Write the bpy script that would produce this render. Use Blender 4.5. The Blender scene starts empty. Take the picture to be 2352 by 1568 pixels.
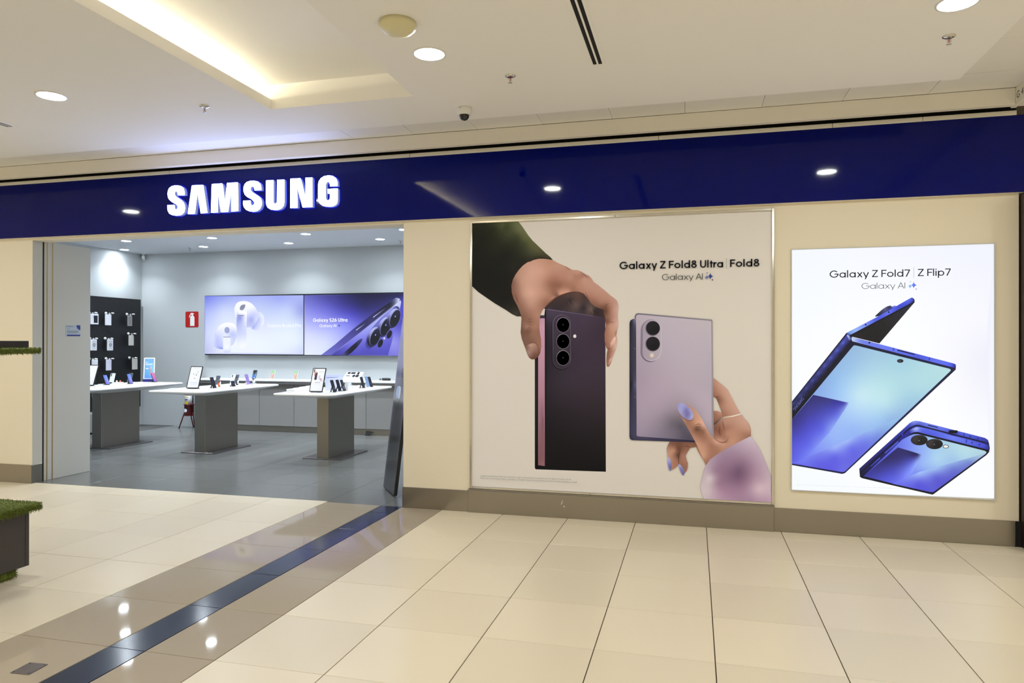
import bpy, bmesh, math, random
import numpy as np
from mathutils import Vector, Matrix
from mathutils.geometry import delaunay_2d_cdt, tessellate_polygon
random.seed(7)
SC = bpy.context.scene
COL = SC.collection
PI = math.pi

# ------------------------------------------------------------------ camera
FPX, YAW, PITCH, ROLL = 1615.59, 0.253348, 0.001937, 0.000942
CAM = np.array([2.29808, -6.00511, 1.57242])
_f = np.array([-math.sin(YAW) * math.cos(PITCH), math.cos(YAW) * math.cos(PITCH), math.sin(PITCH)])
_r = np.array([math.cos(YAW), math.sin(YAW), 0.0])
_u = np.cross(_r, _f)
_r = _r * math.cos(ROLL) + _u * math.sin(ROLL)
_u = np.cross(_r, _f)
cd = bpy.data.cameras.new('camera')
cd.sensor_fit = 'HORIZONTAL'; cd.sensor_width = 36.0
cd.lens = FPX / 2352 * 36.0
cd.clip_start = 0.05; cd.clip_end = 100
cam = bpy.data.objects.new('camera', cd)
COL.objects.link(cam)
m = Matrix([[_r[i], _u[i], -_f[i], CAM[i]] for i in range(3)] + [[0, 0, 0, 1]])
cam.matrix_world = m
SC.camera = cam

# ------------------------------------------------------------------ world, exposure, light levels
W = bpy.data.worlds.new('world'); SC.world = W; W.use_nodes = True
W.node_tree.nodes['Background'].inputs[0].default_value = (0.20, 0.19, 0.17, 1)
W.node_tree.nodes['Background'].inputs[1].default_value = 0.5
SC.view_settings.view_transform = 'Standard'
SC.view_settings.look = 'None'
SC.view_settings.exposure = 0.0
SC.view_settings.gamma = 1.0
SC.view_settings.use_curve_mapping = False
try:
    SC.cycles.use_denoising = True
    SC.cycles.max_bounces = 7
    SC.cycles.diffuse_bounces = 4
    SC.cycles.glossy_bounces = 3
    SC.cycles.sample_clamp_indirect = 6.0
    SC.cycles.use_adaptive_sampling = True
    SC.cycles.adaptive_threshold = 0.03
except Exception:
    pass
MALL_L, MALL_TINT = 232.0, (1.0, 1.035, 0.99)
SHOP_L, SHOP_TINT, SHOP_W = 105.0, (0.87, 0.97, 1.07), 11.5
COVE_L, COVE_TINT = 70.0, (1.0, 0.90, 0.62)
SIGN_L, SIGN_TINT = 15.0, (0.42, 0.52, 1.0)

# ------------------------------------------------------------------ helpers
def onray(px, py):
    return _f + _r * (px - 1176) / FPX + _u * (784 - py) / FPX
def on_y(px, py, Y):                    # a point of the photograph laid on the vertical plane y = Y
    d = onray(px, py); t = (Y - CAM[1]) / d[1]
    return CAM + d * t
def on_z(px, py, Z):
    d = onray(px, py); t = (Z - CAM[2]) / d[2]
    return CAM + d * t
def lin1(v):
    v = v / 255.0
    return v / 12.92 if v <= 0.04045 else ((v + 0.055) / 1.055) ** 2.4
def lin(c):
    return tuple(lin1(v) for v in c)
def linA(a):
    a = np.asarray(a, float) / 255.0
    return np.where(a <= 0.04045, a / 12.92, ((a + 0.055) / 1.055) ** 2.4)

def mat(name, rgb=(200, 200, 200), rough=0.5, metal=0.0, spec=0.5, noise=0.0, nscale=20.0, bump=0.0, bscale=200.0,
        emis=None, strength=1.0, vcol=None, vgain=(1, 1, 1), coat=0.0, objvar=0.0, brushed=None, rvar=0.0):
    m_ = bpy.data.materials.new(name); m_.use_nodes = True
    nt = m_.node_tree; N = nt.nodes; L = nt.links
    b = N['Principled BSDF']
    b.inputs['Base Color'].default_value = (*lin(rgb), 1)
    b.inputs['Roughness'].default_value = rough
    b.inputs['Metallic'].default_value = metal
    b.inputs['Specular IOR Level'].default_value = spec
    b.inputs['Coat Weight'].default_value = coat
    b.inputs['Coat Roughness'].default_value = 0.03
    src = None
    if vcol:
        a = N.new('ShaderNodeVertexColor'); a.layer_name = 'Col'
        mx = N.new('ShaderNodeVectorMath'); mx.operation = 'MULTIPLY'
        L.new(a.outputs['Color'], mx.inputs[0]); mx.inputs[1].default_value = vgain
        src = mx.outputs[0]
    if noise or objvar:
        tc = N.new('ShaderNodeNewGeometry')
        hs = N.new('ShaderNodeHueSaturation')
        if src: L.new(src, hs.inputs['Color'])
        else: hs.inputs['Color'].default_value = (*lin(rgb), 1)
        add = N.new('ShaderNodeMath'); add.operation = 'ADD'; add.inputs[0].default_value = 1.0
        last = None
        if noise:
            nz = N.new('ShaderNodeTexNoise'); nz.inputs['Scale'].default_value = nscale; nz.inputs['Detail'].default_value = 4
            L.new(tc.outputs['Position'], nz.inputs['Vector'])
            mr = N.new('ShaderNodeMapRange'); mr.inputs[3].default_value = -noise; mr.inputs[4].default_value = noise
            L.new(nz.outputs['Fac'], mr.inputs[0]); last = mr.outputs[0]
        if objvar:
            oi = N.new('ShaderNodeObjectInfo')
            mr2 = N.new('ShaderNodeMapRange'); mr2.inputs[3].default_value = -objvar; mr2.inputs[4].default_value = objvar
            L.new(oi.outputs['Random'], mr2.inputs[0])
            if last:
                s = N.new('ShaderNodeMath'); s.operation = 'ADD'; L.new(last, s.inputs[0]); L.new(mr2.outputs[0], s.inputs[1]); last = s.outputs[0]
            else: last = mr2.outputs[0]
        L.new(last, add.inputs[1]); L.new(add.outputs[0], hs.inputs['Value'])
        src = hs.outputs['Color']
    if src: L.new(src, b.inputs['Base Color'])
    if bump:
        tc2 = N.new('ShaderNodeTexCoord'); nz2 = N.new('ShaderNodeTexNoise'); nz2.inputs['Scale'].default_value = bscale
        bp = N.new('ShaderNodeBump'); bp.inputs['Strength'].default_value = bump; bp.inputs['Distance'].default_value = 0.002
        L.new(tc2.outputs['Object'], nz2.inputs['Vector']); L.new(nz2.outputs['Fac'], bp.inputs['Height']); L.new(bp.outputs[0], b.inputs['Normal'])
    if rvar:
        tc4 = N.new('ShaderNodeNewGeometry'); nz4 = N.new('ShaderNodeTexNoise'); nz4.inputs['Scale'].default_value = 3.0; nz4.inputs['Detail'].default_value = 5
        mr4 = N.new('ShaderNodeMapRange'); mr4.inputs[3].default_value = rough - rvar; mr4.inputs[4].default_value = rough + rvar
        L.new(tc4.outputs['Position'], nz4.inputs['Vector']); L.new(nz4.outputs['Fac'], mr4.inputs[0]); L.new(mr4.outputs[0], b.inputs['Roughness'])
    if brushed:
        tc3 = N.new('ShaderNodeTexCoord'); mp = N.new('ShaderNodeMapping'); mp.inputs['Scale'].default_value = brushed
        nz3 = N.new('ShaderNodeTexNoise'); nz3.inputs['Scale'].default_value = 1.0; nz3.inputs['Detail'].default_value = 6
        L.new(tc3.outputs['Object'], mp.inputs[0]); L.new(mp.outputs[0], nz3.inputs['Vector'])
        mr3 = N.new('ShaderNodeMapRange'); mr3.inputs[3].default_value = rough - 0.035; mr3.inputs[4].default_value = rough + 0.045
        L.new(nz3.outputs['Fac'], mr3.inputs[0]); L.new(mr3.outputs[0], b.inputs['Roughness'])
        bp3 = N.new('ShaderNodeBump'); bp3.inputs['Strength'].default_value = 0.015; bp3.inputs['Distance'].default_value = 0.001
        L.new(nz3.outputs['Fac'], bp3.inputs['Height']); L.new(bp3.outputs[0], b.inputs['Normal'])
    if emis is not None:
        b.inputs['Base Color'].default_value = (0.02, 0.02, 0.02, 1)
        if vcol:
            for l in list(b.inputs['Base Color'].links): L.remove(l)
            b.inputs['Base Color'].default_value = (0.01, 0.01, 0.01, 1)
            b.inputs['Specular IOR Level'].default_value = spec
            L.new(src, b.inputs['Emission Color'])
        else:
            b.inputs['Emission Color'].default_value = (*emis, 1)
        b.inputs['Emission Strength'].default_value = strength
    return m_

class MB:
    """collects simple solids into one mesh"""
    def __init__(s): s.v = []; s.f = []; s.smooth = set()
    def add(s, vs, fs, smooth=False):
        o = len(s.v); s.v += [tuple(map(float, p)) for p in vs]
        for f in fs:
            if smooth: s.smooth.add(len(s.f))
            s.f.append([i + o for i in f])
        return s
    def box(s, x0, y0, z0, x1, y1, z1):
        x0, x1 = sorted((x0, x1)); y0, y1 = sorted((y0, y1)); z0, z1 = sorted((z0, z1))
        return s.add([(x0,y0,z0),(x1,y0,z0),(x1,y1,z0),(x0,y1,z0),(x0,y0,z1),(x1,y0,z1),(x1,y1,z1),(x0,y1,z1)],
                     [(0,3,2,1),(4,5,6,7),(0,1,5,4),(1,2,6,5),(2,3,7,6),(3,0,4,7)])
    def loft(s, rings, smooth=False, cap=True, closed=True):
        n = len(rings[0]); vs = [p for r in rings for p in r]; fs = []
        for k in range(len(rings) - 1):
            for i in range(n if closed else n - 1):
                j = (i + 1) % n
                fs.append((k*n+i, k*n+j, (k+1)*n+j, (k+1)*n+i))
        s.add(vs, fs, smooth)
        if cap:
            o = len(s.v) - len(vs)
            s.f.append([o + i for i in range(n)][::-1]); s.f.append([o + (len(rings)-1)*n + i for i in range(n)])
        return s
    def lathe(s, prof, seg=24, c=(0, 0, 0), smooth=True):
        rings = [[(c[0] + r * math.cos(2*PI*i/seg), c[1] + r * math.sin(2*PI*i/seg), c[2] + z) for i in range(seg)] for r, z in prof]
        return s.loft(rings, smooth)
    def tube(s, path, r, seg=8, smooth=True):
        path = [Vector(p) for p in path]; rings = []
        rr = r if isinstance(r, (list, tuple)) else [r] * len(path)
        for i, p in enumerate(path):
            t = (path[min(i+1, len(path)-1)] - path[max(i-1, 0)]).normalized()
            a = Vector((0,0,1)) if abs(t.z) < 0.9 else Vector((1,0,0))
            e1 = t.cross(a).normalized(); e2 = t.cross(e1)
            rings.append([tuple(p + (e1*math.cos(2*PI*k/seg) + e2*math.sin(2*PI*k/seg))*rr[i]) for k in range(seg)])
        return s.loft(rings, smooth)
    def slab(s, outline, y0, y1, M=None):
        """prism: outline in (x,z), from y0 (front) to y1"""
        rings = [[(x, y, z) for x, z in outline] for y in (y0, y1)]
        return s.loft(rings)
    def mesh(s, name, bevel=0.0, seg=1, offset=None, fix=True):
        me = bpy.data.meshes.new(name)
        v = s.v if offset is None else [(a-offset[0], b-offset[1], c-offset[2]) for a, b, c in s.v]
        me.from_pydata(v, [], s.f)
        if s.smooth:
            fl = [i in s.smooth for i in range(len(s.f))]
            me.polygons.foreach_set('use_smooth', fl)
        if fix or bevel:
            bm = bmesh.new(); bm.from_mesh(me)
            bmesh.ops.recalc_face_normals(bm, faces=bm.faces)
            if bevel:
                es = [e for e in bm.edges if len(e.link_faces) == 2 and e.calc_face_angle(0) > 0.6]
                bmesh.ops.bevel(bm, geom=es, offset=bevel, segments=seg, affect='EDGES', profile=0.6)
            bm.to_mesh(me); bm.free()
        me.update()
        return me

def ob(name, me, material=None, parent=None, loc=(0, 0, 0), rot=(0, 0, 0), **props):
    o = bpy.data.objects.new(name, me); COL.objects.link(o)
    if material is not None and me is not None:
        if len(me.materials) == 0: me.materials.append(material)
    o.location = loc; o.rotation_euler = rot
    if parent is not None: o.parent = parent
    for k, v in props.items(): o[k] = v
    return o
def thing(name, label, cat, loc=(0, 0, 0), rotz=0.0, group=None):
    o = bpy.data.objects.new(name, None); COL.objects.link(o); o.empty_display_size = 0.05
    o.location = loc; o.rotation_euler = (0, 0, rotz); o['label'] = label; o['category'] = cat
    if group: o['group'] = group
    return o
def tag(o, label, cat, group=None):
    o['label'] = label; o['category'] = cat
    if group: o['group'] = group
    return o
def dup(root, loc=None, rotz=None, label=None, group=None):
    r = root.copy(); COL.objects.link(r)
    if loc is not None: r.location = loc
    if rotz is not None: r.rotation_euler = (0, 0, rotz)
    if label: r['label'] = label
    if group: r['group'] = group
    for ch in list(root.children):
        c = ch.copy(); COL.objects.link(c); c.parent = r
        for g in list(ch.children):
            d = g.copy(); COL.objects.link(d); d.parent = c
    return r
def struct(name, mb, material, parent=None, bevel=0.0):
    o = ob(name, mb.mesh(name, bevel), material, parent)
    if parent is None: o['kind'] = 'structure'
    return o
def rrect(w, h, r, n=5, cx=0.0, cy=0.0):
    pts = []
    for sx, sy, a0 in ((1,1,0),(-1,1,90),(-1,-1,180),(1,-1,270)):
        for i in range(n + 1):
            a = math.radians(a0 + 90*i/n)
            pts.append((cx + sx*(w/2-r) + r*math.cos(a), cy + sy*(h/2-r) + r*math.sin(a)))
    return pts
def ellipse(cx, cy, rx, ry, n=28):
    return [(cx + rx*math.cos(2*PI*i/n), cy + ry*math.sin(2*PI*i/n)) for i in range(n)]
def catmull(pts, k=4):
    out = []; n = len(pts)
    for i in range(n):
        p0, p1, p2, p3 = (np.array(pts[(i+j-1) % n], float) for j in range(4))
        for t in range(k):
            t_ = t / k
            out.append(tuple(0.5*((2*p1) + (-p0+p2)*t_ + (2*p0-5*p1+4*p2-p3)*t_**2 + (-p0+3*p1-3*p2+p3)*t_**3)))
    return out

def idw(P, ctrl, power=2.6):
    """colours blended smoothly between control points (u, v, r, g, b): multiquadric interpolation"""
    C = np.array([[c[0], c[1]] for c in ctrl], float); K = np.array([c[2:5] for c in ctrl], float)
    n = len(C)
    if n < 4:
        w = (((P[:, None, :] - C[None]) ** 2).sum(-1) + 1e-9) ** -1.0
        return linA((w[..., None] * K[None]).sum(1) / w.sum(1)[:, None])
    D = np.sqrt(((C[:, None] - C[None]) ** 2).sum(-1)); sc = np.median(np.sort(D, 1)[:, 1]) + 1e-9
    phi = lambda d: np.sqrt((d/sc) ** 2 + 0.06)
    A_ = np.zeros((n+1, n+1)); A_[:n, :n] = phi(D) - np.eye(n)*0.02; A_[:n, n] = 1; A_[n, :n] = 1
    sol = np.linalg.solve(A_, np.vstack([K, np.zeros((1, 3))]))
    out = np.zeros((len(P), 3))
    for i in range(0, len(P), 20000):
        d = np.sqrt(((P[i:i+20000, None] - C[None]) ** 2).sum(-1))
        out[i:i+20000] = phi(d) @ sol[:n] + sol[n]
    return linA(np.clip(out, np.maximum(K.min(0)-6, 0), np.minimum(K.max(0)+6, 255)))

def art_mesh(name, outline, ctrl, to3d, step=None, power=2.6):
    """a flat printed shape: crisp outline, inner grid, one colour per vertex"""
    out = np.array(outline, float)
    seen = []; 
    for p in out:
        if not seen or abs(p - seen[-1]).max() > 1e-4: seen.append(p)
    if abs(seen[0] - seen[-1]).max() < 1e-4: seen.pop()
    out = np.array(seen)
    verts = [Vector((a, b)) for a, b in out]
    n = len(verts); edges = [(i, (i+1) % n) for i in range(n)]
    if len(ctrl) > 1 and step:
        lo, hi = out.min(0), out.max(0)
        gx = np.arange(lo[0] + step*.5, hi[0], step); gy = np.arange(lo[1] + step*.5, hi[1], step)
        G = np.array([(a, b) for a in gx for b in gy])
        if len(G):
            ins = np.zeros(len(G), bool); x, y = G[:, 0], G[:, 1]
            for i in range(n):
                x1, y1 = out[i]; x2, y2 = out[(i+1) % n]
                if y1 == y2: continue
                c = ((y1 > y) != (y2 > y)) & (x < (x2-x1)*(y-y1)/(y2-y1) + x1)
                ins ^= c
            for p in G[ins]: verts.append(Vector(p))
    r = delaunay_2d_cdt(verts, edges, [list(range(n))], 1, 1e-5)
    V2 = np.array([(v.x, v.y) for v in r[0]])
    V3 = to3d(V2)
    me = bpy.data.meshes.new(name)
    me.from_pydata([tuple(p) for p in V3], [], [list(f) for f in r[2]])
    col = idw(V2, ctrl, power) if len(ctrl) > 1 else np.repeat(linA([ctrl[0][-3:]]), len(V2), 0)
    at = me.color_attributes.new('Col', 'FLOAT_COLOR', 'POINT')
    at.data.foreach_set('color', np.concatenate([col, np.ones((len(col), 1))], 1).astype(np.float32).ravel())
    me.update()
    return me

class Sheet:
    """a printed or lit flat sheet on the plane y = Y (its normal towards -y); shapes are given in crop pixels of the photograph"""
    def __init__(s, root, Y, material, org, sc):
        s.root, s.Y, s.m, s.org, s.sc = root, Y, material, org, sc; s.k = 0
        s.base = np.array(root.location)
    def px(s, u, v): return s.org[0] + u / s.sc, s.org[1] + v / s.sc
    def p3(s, V2, Y=None):
        Y = s.Y - 0.0001*s.k if Y is None else Y
        px = s.org[0] + V2[:, 0]/s.sc; py = s.org[1] + V2[:, 1]/s.sc
        d = _f[None] + _r[None]*((px-1176)/FPX)[:, None] + _u[None]*((784-py)/FPX)[:, None]
        t = (Y - CAM[1]) / d[:, 1]
        return CAM[None] + d*t[:, None] - s.base[None]
    def shape(s, name, outline, ctrl, step=None, smooth=0, power=2.6, parent=None, same=False, label=None):
        if not same: s.k += 1
        if smooth: outline = catmull(outline, smooth)
        if isinstance(ctrl[0], (int, float)): ctrl = [tuple(ctrl)]
        me = art_mesh(name, outline, ctrl, s.p3, step, power)
        o = ob(name, me, s.m, parent or s.root)
        if label: o['label'] = label
        return o
    def meshpart(s, name, V2, faces, rgb, parent=None):
        """ready triangles given in crop pixels (used by lettering)"""
        s.k += 1
        V3 = s.p3(V2)
        me = bpy.data.meshes.new(name); me.from_pydata([tuple(p) for p in V3], [], faces)
        at = me.color_attributes.new('Col', 'FLOAT_COLOR', 'POINT')
        c = np.array([[*lin(rgb), 1.0]] * len(V2), np.float32); at.data.foreach_set('color', c.ravel())
        return ob(name, me, s.m, parent or s.root)

# ------------------------------------------------------------------ stroke lettering (geometric sans)
def arc(cx, cy, rx, ry, a0, a1, n=18):
    return [(cx + rx*math.cos(math.radians(a0+(a1-a0)*i/n)), cy + ry*math.sin(math.radians(a0+(a1-a0)*i/n))) for i in range(n+1)]
def glyph(ch, w):
    h = w/2; X = 0.71
    ring = lambda cx, cy, rx, ry: ('c', arc(cx, cy, rx, ry, 0, 360, 30)[:-1])
    if ch == 'G': return [arc(.5,.5,.5-h,.5-h,42,360,26) + [(.55,.5)]], 1.09
    if ch == 'a': return [ring(.355,.355,.355-h,.355-h), [(X-h,0),(X-h,X)]], X+.14
    if ch == 'l': return [[(h,0),(h,1.03)]], w+.14
    if ch == 'x': return [[(h,X),(.62-h,0)],[(.62-h,X),(h,0)]], .66
    if ch == 'y': return [[(h,X),(.345,.02)],[(.68-h,X),(.26,-.27)]], .70
    if ch == 'Z': return [[(.03,1-h),(.66,1-h)],[(.62,1-h),(.07,h)],[(.02,h),(.68,h)]], .76
    if ch == 'F': return [[(h,0),(h,1)],[(h,1-h),(.58,1-h)],[(h,.5),(.53,.5)]], .64
    if ch == 'o': return [ring(.365,.355,.365-h,.355-h)], .73+.11
    if ch == 'd': return [ring(.355,.355,.355-h,.355-h), [(X-h,0),(X-h,1.03)]], X+.12
    if ch == 'p': return [ring(.355,.355,.355-h,.355-h), [(h,-.29),(h,X)]], X+.09
    if ch == '8': return [ring(.34,.29,.33-h,.29-h), ring(.34,.755,.27-h,.245-h)], .76
    if ch == 'U': return [[(h,1)] + arc(.36,.36,.36-h,.36-h,180,360,16) + [(.72-h,1)]], .84
    if ch == 'u': return [[(h,X)] + arc(.31,.31,.31-h,.31-h,180,360,16) + [(.62-h,X)],[(.62-h,0),(.62-h,X)]], .75
    if ch == 't': return [[(.17,0),(.17,.92)],[(0,X-h),(.37,X-h)]], .42
    if ch == 'r': return [[(h,0),(h,X)], arc(.36,.33,.36-h,.38-h,180,85,8)], .44
    if ch == 'A': return [[(.02,0),(.4,1)],[(.78,0),(.4,1)],[(.16,.34),(.64,.34)]], .88
    if ch == 'I': return [[(h,0),(h,1)]], w+.14
    if ch == '7': return [[(0,1-h),(.62,1-h)],[(.58,1-h),(.2,0)]], .68
    if ch == 'i': return [[(h,0),(h,X)],[(h,.86),(h,.86+w*1.1)]], w+.14
    if ch == 'S': return [arc(.32,.745,.30-h,.255-h,25,270,14) + arc(.32,.26,.32-h,.26-h,90,-155,14)], .74
    if ch == 's': return [arc(.25,.53,.24-h,.18-h,25,270,12) + arc(.25,.185,.25-h,.185-h,90,-155,12)], .6
    if ch == '2': return [arc(.32,.69,.31-h,.31-h,170,-35,12) + [(.06,h)],[(.02,h),(.64,h)]], .74
    if ch == '6': return [ring(.34,.33,.34-h,.33-h), [(.05,.43),(.44,1)]], .76
    if ch == 'B': return [[(h,0),(h,1)], [(h,1-h)] + arc(.36,.755,.22-h,.245-h,90,-90,10) + [(h,.51)], [(h,.51)] + arc(.36,.255,.28-h,.255-h,90,-90,10) + [(h,h)]], .74
    if ch == 'P': return [[(h,0),(h,1)], [(h,1-h)] + arc(.36,.7,.29-h,.3-h,90,-90,10) + [(h,.4+h)]], .72
    if ch == '4': return [[(.52,0),(.52,1)],[(.52,1-h),(.05,.28)],[(.03,.26),(.7,.26)]], .78
    if ch == 'g': return [ring(.355,.355,.355-h,.355-h), [(X-h,X)] + arc(.36,-.05,.35-h,.24-h,0,-150,10)], X+.12
    if ch == '|': return [[(.05,-.25),(.05,1.2)]], .1
    return [], .30
def strokes(text, w, lw=None):
    V, F = [], []; x = 0.0
    for ch in text:
        gl, adv = glyph(ch, w)
        for st in gl:
            closed = isinstance(st, tuple)
            pts = np.array(st[1] if closed else st, float); n = len(pts)
            L_, R_ = [], []
            for i in range(n):
                a = pts[(i-1) % n] if (closed or i > 0) else None
                b = pts[(i+1) % n] if (closed or i < n-1) else None
                d0 = (pts[i]-a)/np.linalg.norm(pts[i]-a) if a is not None else None
                d1 = (b-pts[i])/np.linalg.norm(b-pts[i]) if b is not None else None
                if d0 is None: d0 = d1
                if d1 is None: d1 = d0
                t = (d0 + d1).astype(float); t = t / max(np.linalg.norm(t), 1e-6)
                nn = np.array([-t[1], t[0]]); c = max(0.5, float(nn @ np.array([-d0[1], d0[0]])))
                L_.append(pts[i] + nn*w/2/c); R_.append(pts[i] - nn*w/2/c)
            o = len(V)
            for a, b in zip(L_, R_): V += [(a[0]+x, a[1]), (b[0]+x, b[1])]
            for i in range(n if closed else n-1):
                j = (i+1) % n
                F.append([o+2*i, o+2*i+1, o+2*j+1, o+2*j])
        x += adv
    return np.array(V), F
def letter(sheet, text, u0, v0, u1, v1, cap, w, rgb, name='lettering', parent=None):
    """baseline from crop pixel (u0,v0) to (u1,v1), cap height in crop pixels"""
    V, F = strokes(text, w)
    x0, x1 = V[:, 0].min(), V[:, 0].max()
    s = (V[:, 0]-x0)/(x1-x0)
    P = np.stack([u0 + (u1-u0)*s, v0 + (v1-v0)*s - cap*V[:, 1]], 1)
    return sheet.meshpart(name, P, F, rgb, parent)
def small_print(sheet, text, u0, v0, u1, v1, rgb, name='small_print', cap=None, vertical=False):
    cu = bpy.data.curves.new('small_print', 'FONT'); cu.body = text; cu.size = 1.0; cu.resolution_u = 2
    o = bpy.data.objects.new('small_print', cu); COL.objects.link(o)
    me = bpy.data.meshes.new_from_object(o)
    V = np.array([v.co[:2] for v in me.vertices]); F = [list(p.vertices) for p in me.polygons]
    bpy.data.objects.remove(o); bpy.data.meshes.remove(me)
    d = np.array([u1-u0, v1-v0], float); L_ = np.linalg.norm(d); d = d / L_; nrm = np.array([d[1], -d[0]])
    if not vertical: nrm = np.array([0, -1.0])
    x0, x1 = V[:, 0].min(), V[:, 0].max(); k = L_/(x1-x0)
    kc = cap/0.72 if cap else k
    P = np.array([u0, v0])[None] + d[None]*((V[:, 0]-x0)*k)[:, None] + nrm[None]*(V[:, 1]*kc)[:, None]
    return sheet.meshpart(name, P, F, rgb)
def star(cx, cy, rx, ry, q=0.16):
    pts = []
    for i in range(4):
        a = PI/2*i
        p = np.array([cx + rx*math.cos(a), cy + ry*math.sin(a)]); b = a + PI/2
        p2 = np.array([cx + rx*math.cos(b), cy + ry*math.sin(b)])
        mid = np.array([cx + rx*q*(math.cos(a)+math.cos(b)), cy + ry*q*(math.sin(a)+math.sin(b))])
        for t in np.linspace(0, 1, 7)[:-1]:
            pts.append(tuple((1-t)**2*p + 2*t*(1-t)*mid + t*t*p2))
    return pts

# ------------------------------------------------------------------ materials
M = {}
M['ceiling'] = mat('ceiling_paint', (251, 249, 246), .7, noise=.006, nscale=3)
M['ctile'] = mat('ceiling_tile_paint', (243, 240, 234), .75, noise=.01, nscale=8, objvar=.015)
M['cream'] = mat('cream_paint', (241, 230, 208), .55, noise=.006, nscale=2, bump=.05, bscale=300)
M['cream_trim'] = mat('cream_trim', (246, 241, 230), .6, noise=.01, nscale=4)
M['black'] = mat('black_void', (12, 11, 11), .8)
M['tile'] = mat('beige_porcelain', (228, 215, 191), .30, noise=.006, nscale=3, objvar=.045, spec=.4)
M['tile_b'] = mat('brown_porcelain', (172, 159, 141), .045, noise=.012, nscale=4, objvar=.03, spec=.11)
M['tile_d'] = mat('navy_porcelain', (46, 51, 70), .14, noise=.012, nscale=4, objvar=.04, spec=.3)
M['tile_g'] = mat('grey_porcelain', (110, 111, 109), .22, noise=.008, nscale=3, objvar=.07, spec=.5)
M['grout'] = mat('grout', (78, 70, 58), .9)
M['grout_g'] = mat('grout_grey', (84, 84, 82), .9)
M['shopwall'] = mat('shop_wall_paint', (184, 188, 189), .7, noise=.01, nscale=2)
M['shopceil'] = mat('shop_ceiling_paint', (205, 208, 212), .8)
M['finwhite'] = mat('door_jamb_paint', (200, 199, 194), .5)
M['gold'] = mat('gold_strip', (178, 150, 92), .4, metal=.6)
M['steel'] = mat('brushed_steel', (158, 152, 142), .30, metal=.92, brushed=(2, 2, 160))
M['steel_v'] = mat('brushed_steel_column', (150, 148, 142), .34, metal=.9, brushed=(160, 160, 2))
M['plate_steel'] = mat('satin_steel', (128, 124, 124), .28, metal=.9)
M['chrome'] = mat('polished_metal', (215, 212, 205), .15, metal=1.0)
M['blue'] = mat('blue_acrylic', (0, 9, 104), .05, spec=.2, noise=.02, nscale=1.5)
M['letterface'] = mat('lit_letter_face', emis=SIGN_TINT, strength=SIGN_L)
M['letterside'] = mat('letter_return', emis=(.62, .72, 1.0), strength=.22)
M['letterside'].node_tree.nodes['Principled BSDF'].inputs['Base Color'].default_value = (.35, .38, .46, 1)
M['lampwarm'] = mat('warm_diffuser', emis=MALL_TINT, strength=MALL_L)
M['lampcool'] = mat('cool_diffuser', emis=SHOP_TINT, strength=SHOP_L)
M['covestrip'] = mat('cove_strip', emis=COVE_TINT, strength=COVE_L)
M['white'] = mat('white_plastic', (236, 236, 234), .4)
M['whitetop'] = mat('white_solid_surface', (246, 246, 247), .25, noise=.006, nscale=4)
M['offwhite'] = mat('cream_plastic', (226, 218, 176), .4)
M['plinth'] = mat('shop_cabinet_paint', (150, 148, 146), .5, noise=.012, nscale=3)
M['dark'] = mat('dark_plastic', (20, 20, 23), .35)
M['darkgrey'] = mat('dark_grey_laminate', (62, 58, 58), .5, noise=.03, nscale=10)
M['charcoal'] = mat('charcoal_laminate', (38, 36, 36), .5, noise=.03, nscale=10)
M['pegboard'] = mat('black_wall_panel', (10, 10, 14), .5)
M['turf'] = mat('artificial_turf', (98, 110, 34), .75, objvar=.05, noise=.25, nscale=60)
M['red'] = mat('red_enamel', (150, 18, 20), .35)
M['darkred'] = mat('dark_red_enamel', (92, 12, 18), .35)
M['navy'] = mat('navy_plastic', (20, 22, 110), .35)
M['glass'] = mat('dark_glass', (14, 14, 16), .06, spec=.6)
M['orange'] = mat('orange_rubber', (215, 98, 40), .5)
M['silver'] = mat('silver_glass', (205, 208, 210), .25)
M['grey'] = mat('grey_glass', (82, 88, 98), .25)
M['purple'] = mat('purple_glass', (136, 112, 176), .3)
M['bluegrey'] = mat('blue_grey_glass', (112, 136, 176), .3)
M['ltblue'] = mat('light_blue_glass', (190, 210, 236), .3)
M['lilac'] = mat('lilac_board', (188, 190, 240), .5)
M['paper'] = mat('printed_vinyl', rough=.55, spec=.10, vcol=True, vgain=(1.39, 1.53, 1.93))
M['print'] = mat('printed_card', rough=.5, spec=.3, vcol=True, vgain=(1.25, 1.25, 1.25))
M['screen'] = mat('lit_screen', emis=(1, 1, 1), strength=1.0, vcol=True, spec=.2)
M['lightbox'] = mat('lit_lightbox', emis=(1, 1, 1), strength=1.0, vcol=True, spec=.2)
M['standee'] = mat('glossy_standee_print', rough=.16, spec=.5, vcol=True)
M['smudge'] = mat('white_scuff', (235, 230, 220), .6)
M['plate'] = mat('floor_plate', (120, 112, 112), .35, metal=.5)
M['seam'] = mat('seam_shadow', (92, 82, 66), .8)
M['frame_dark'] = mat('dark_brown_frame', (40, 22, 24), .4)
M['pillar'] = mat('taupe_pillar', (120, 110, 96), .6)

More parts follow.
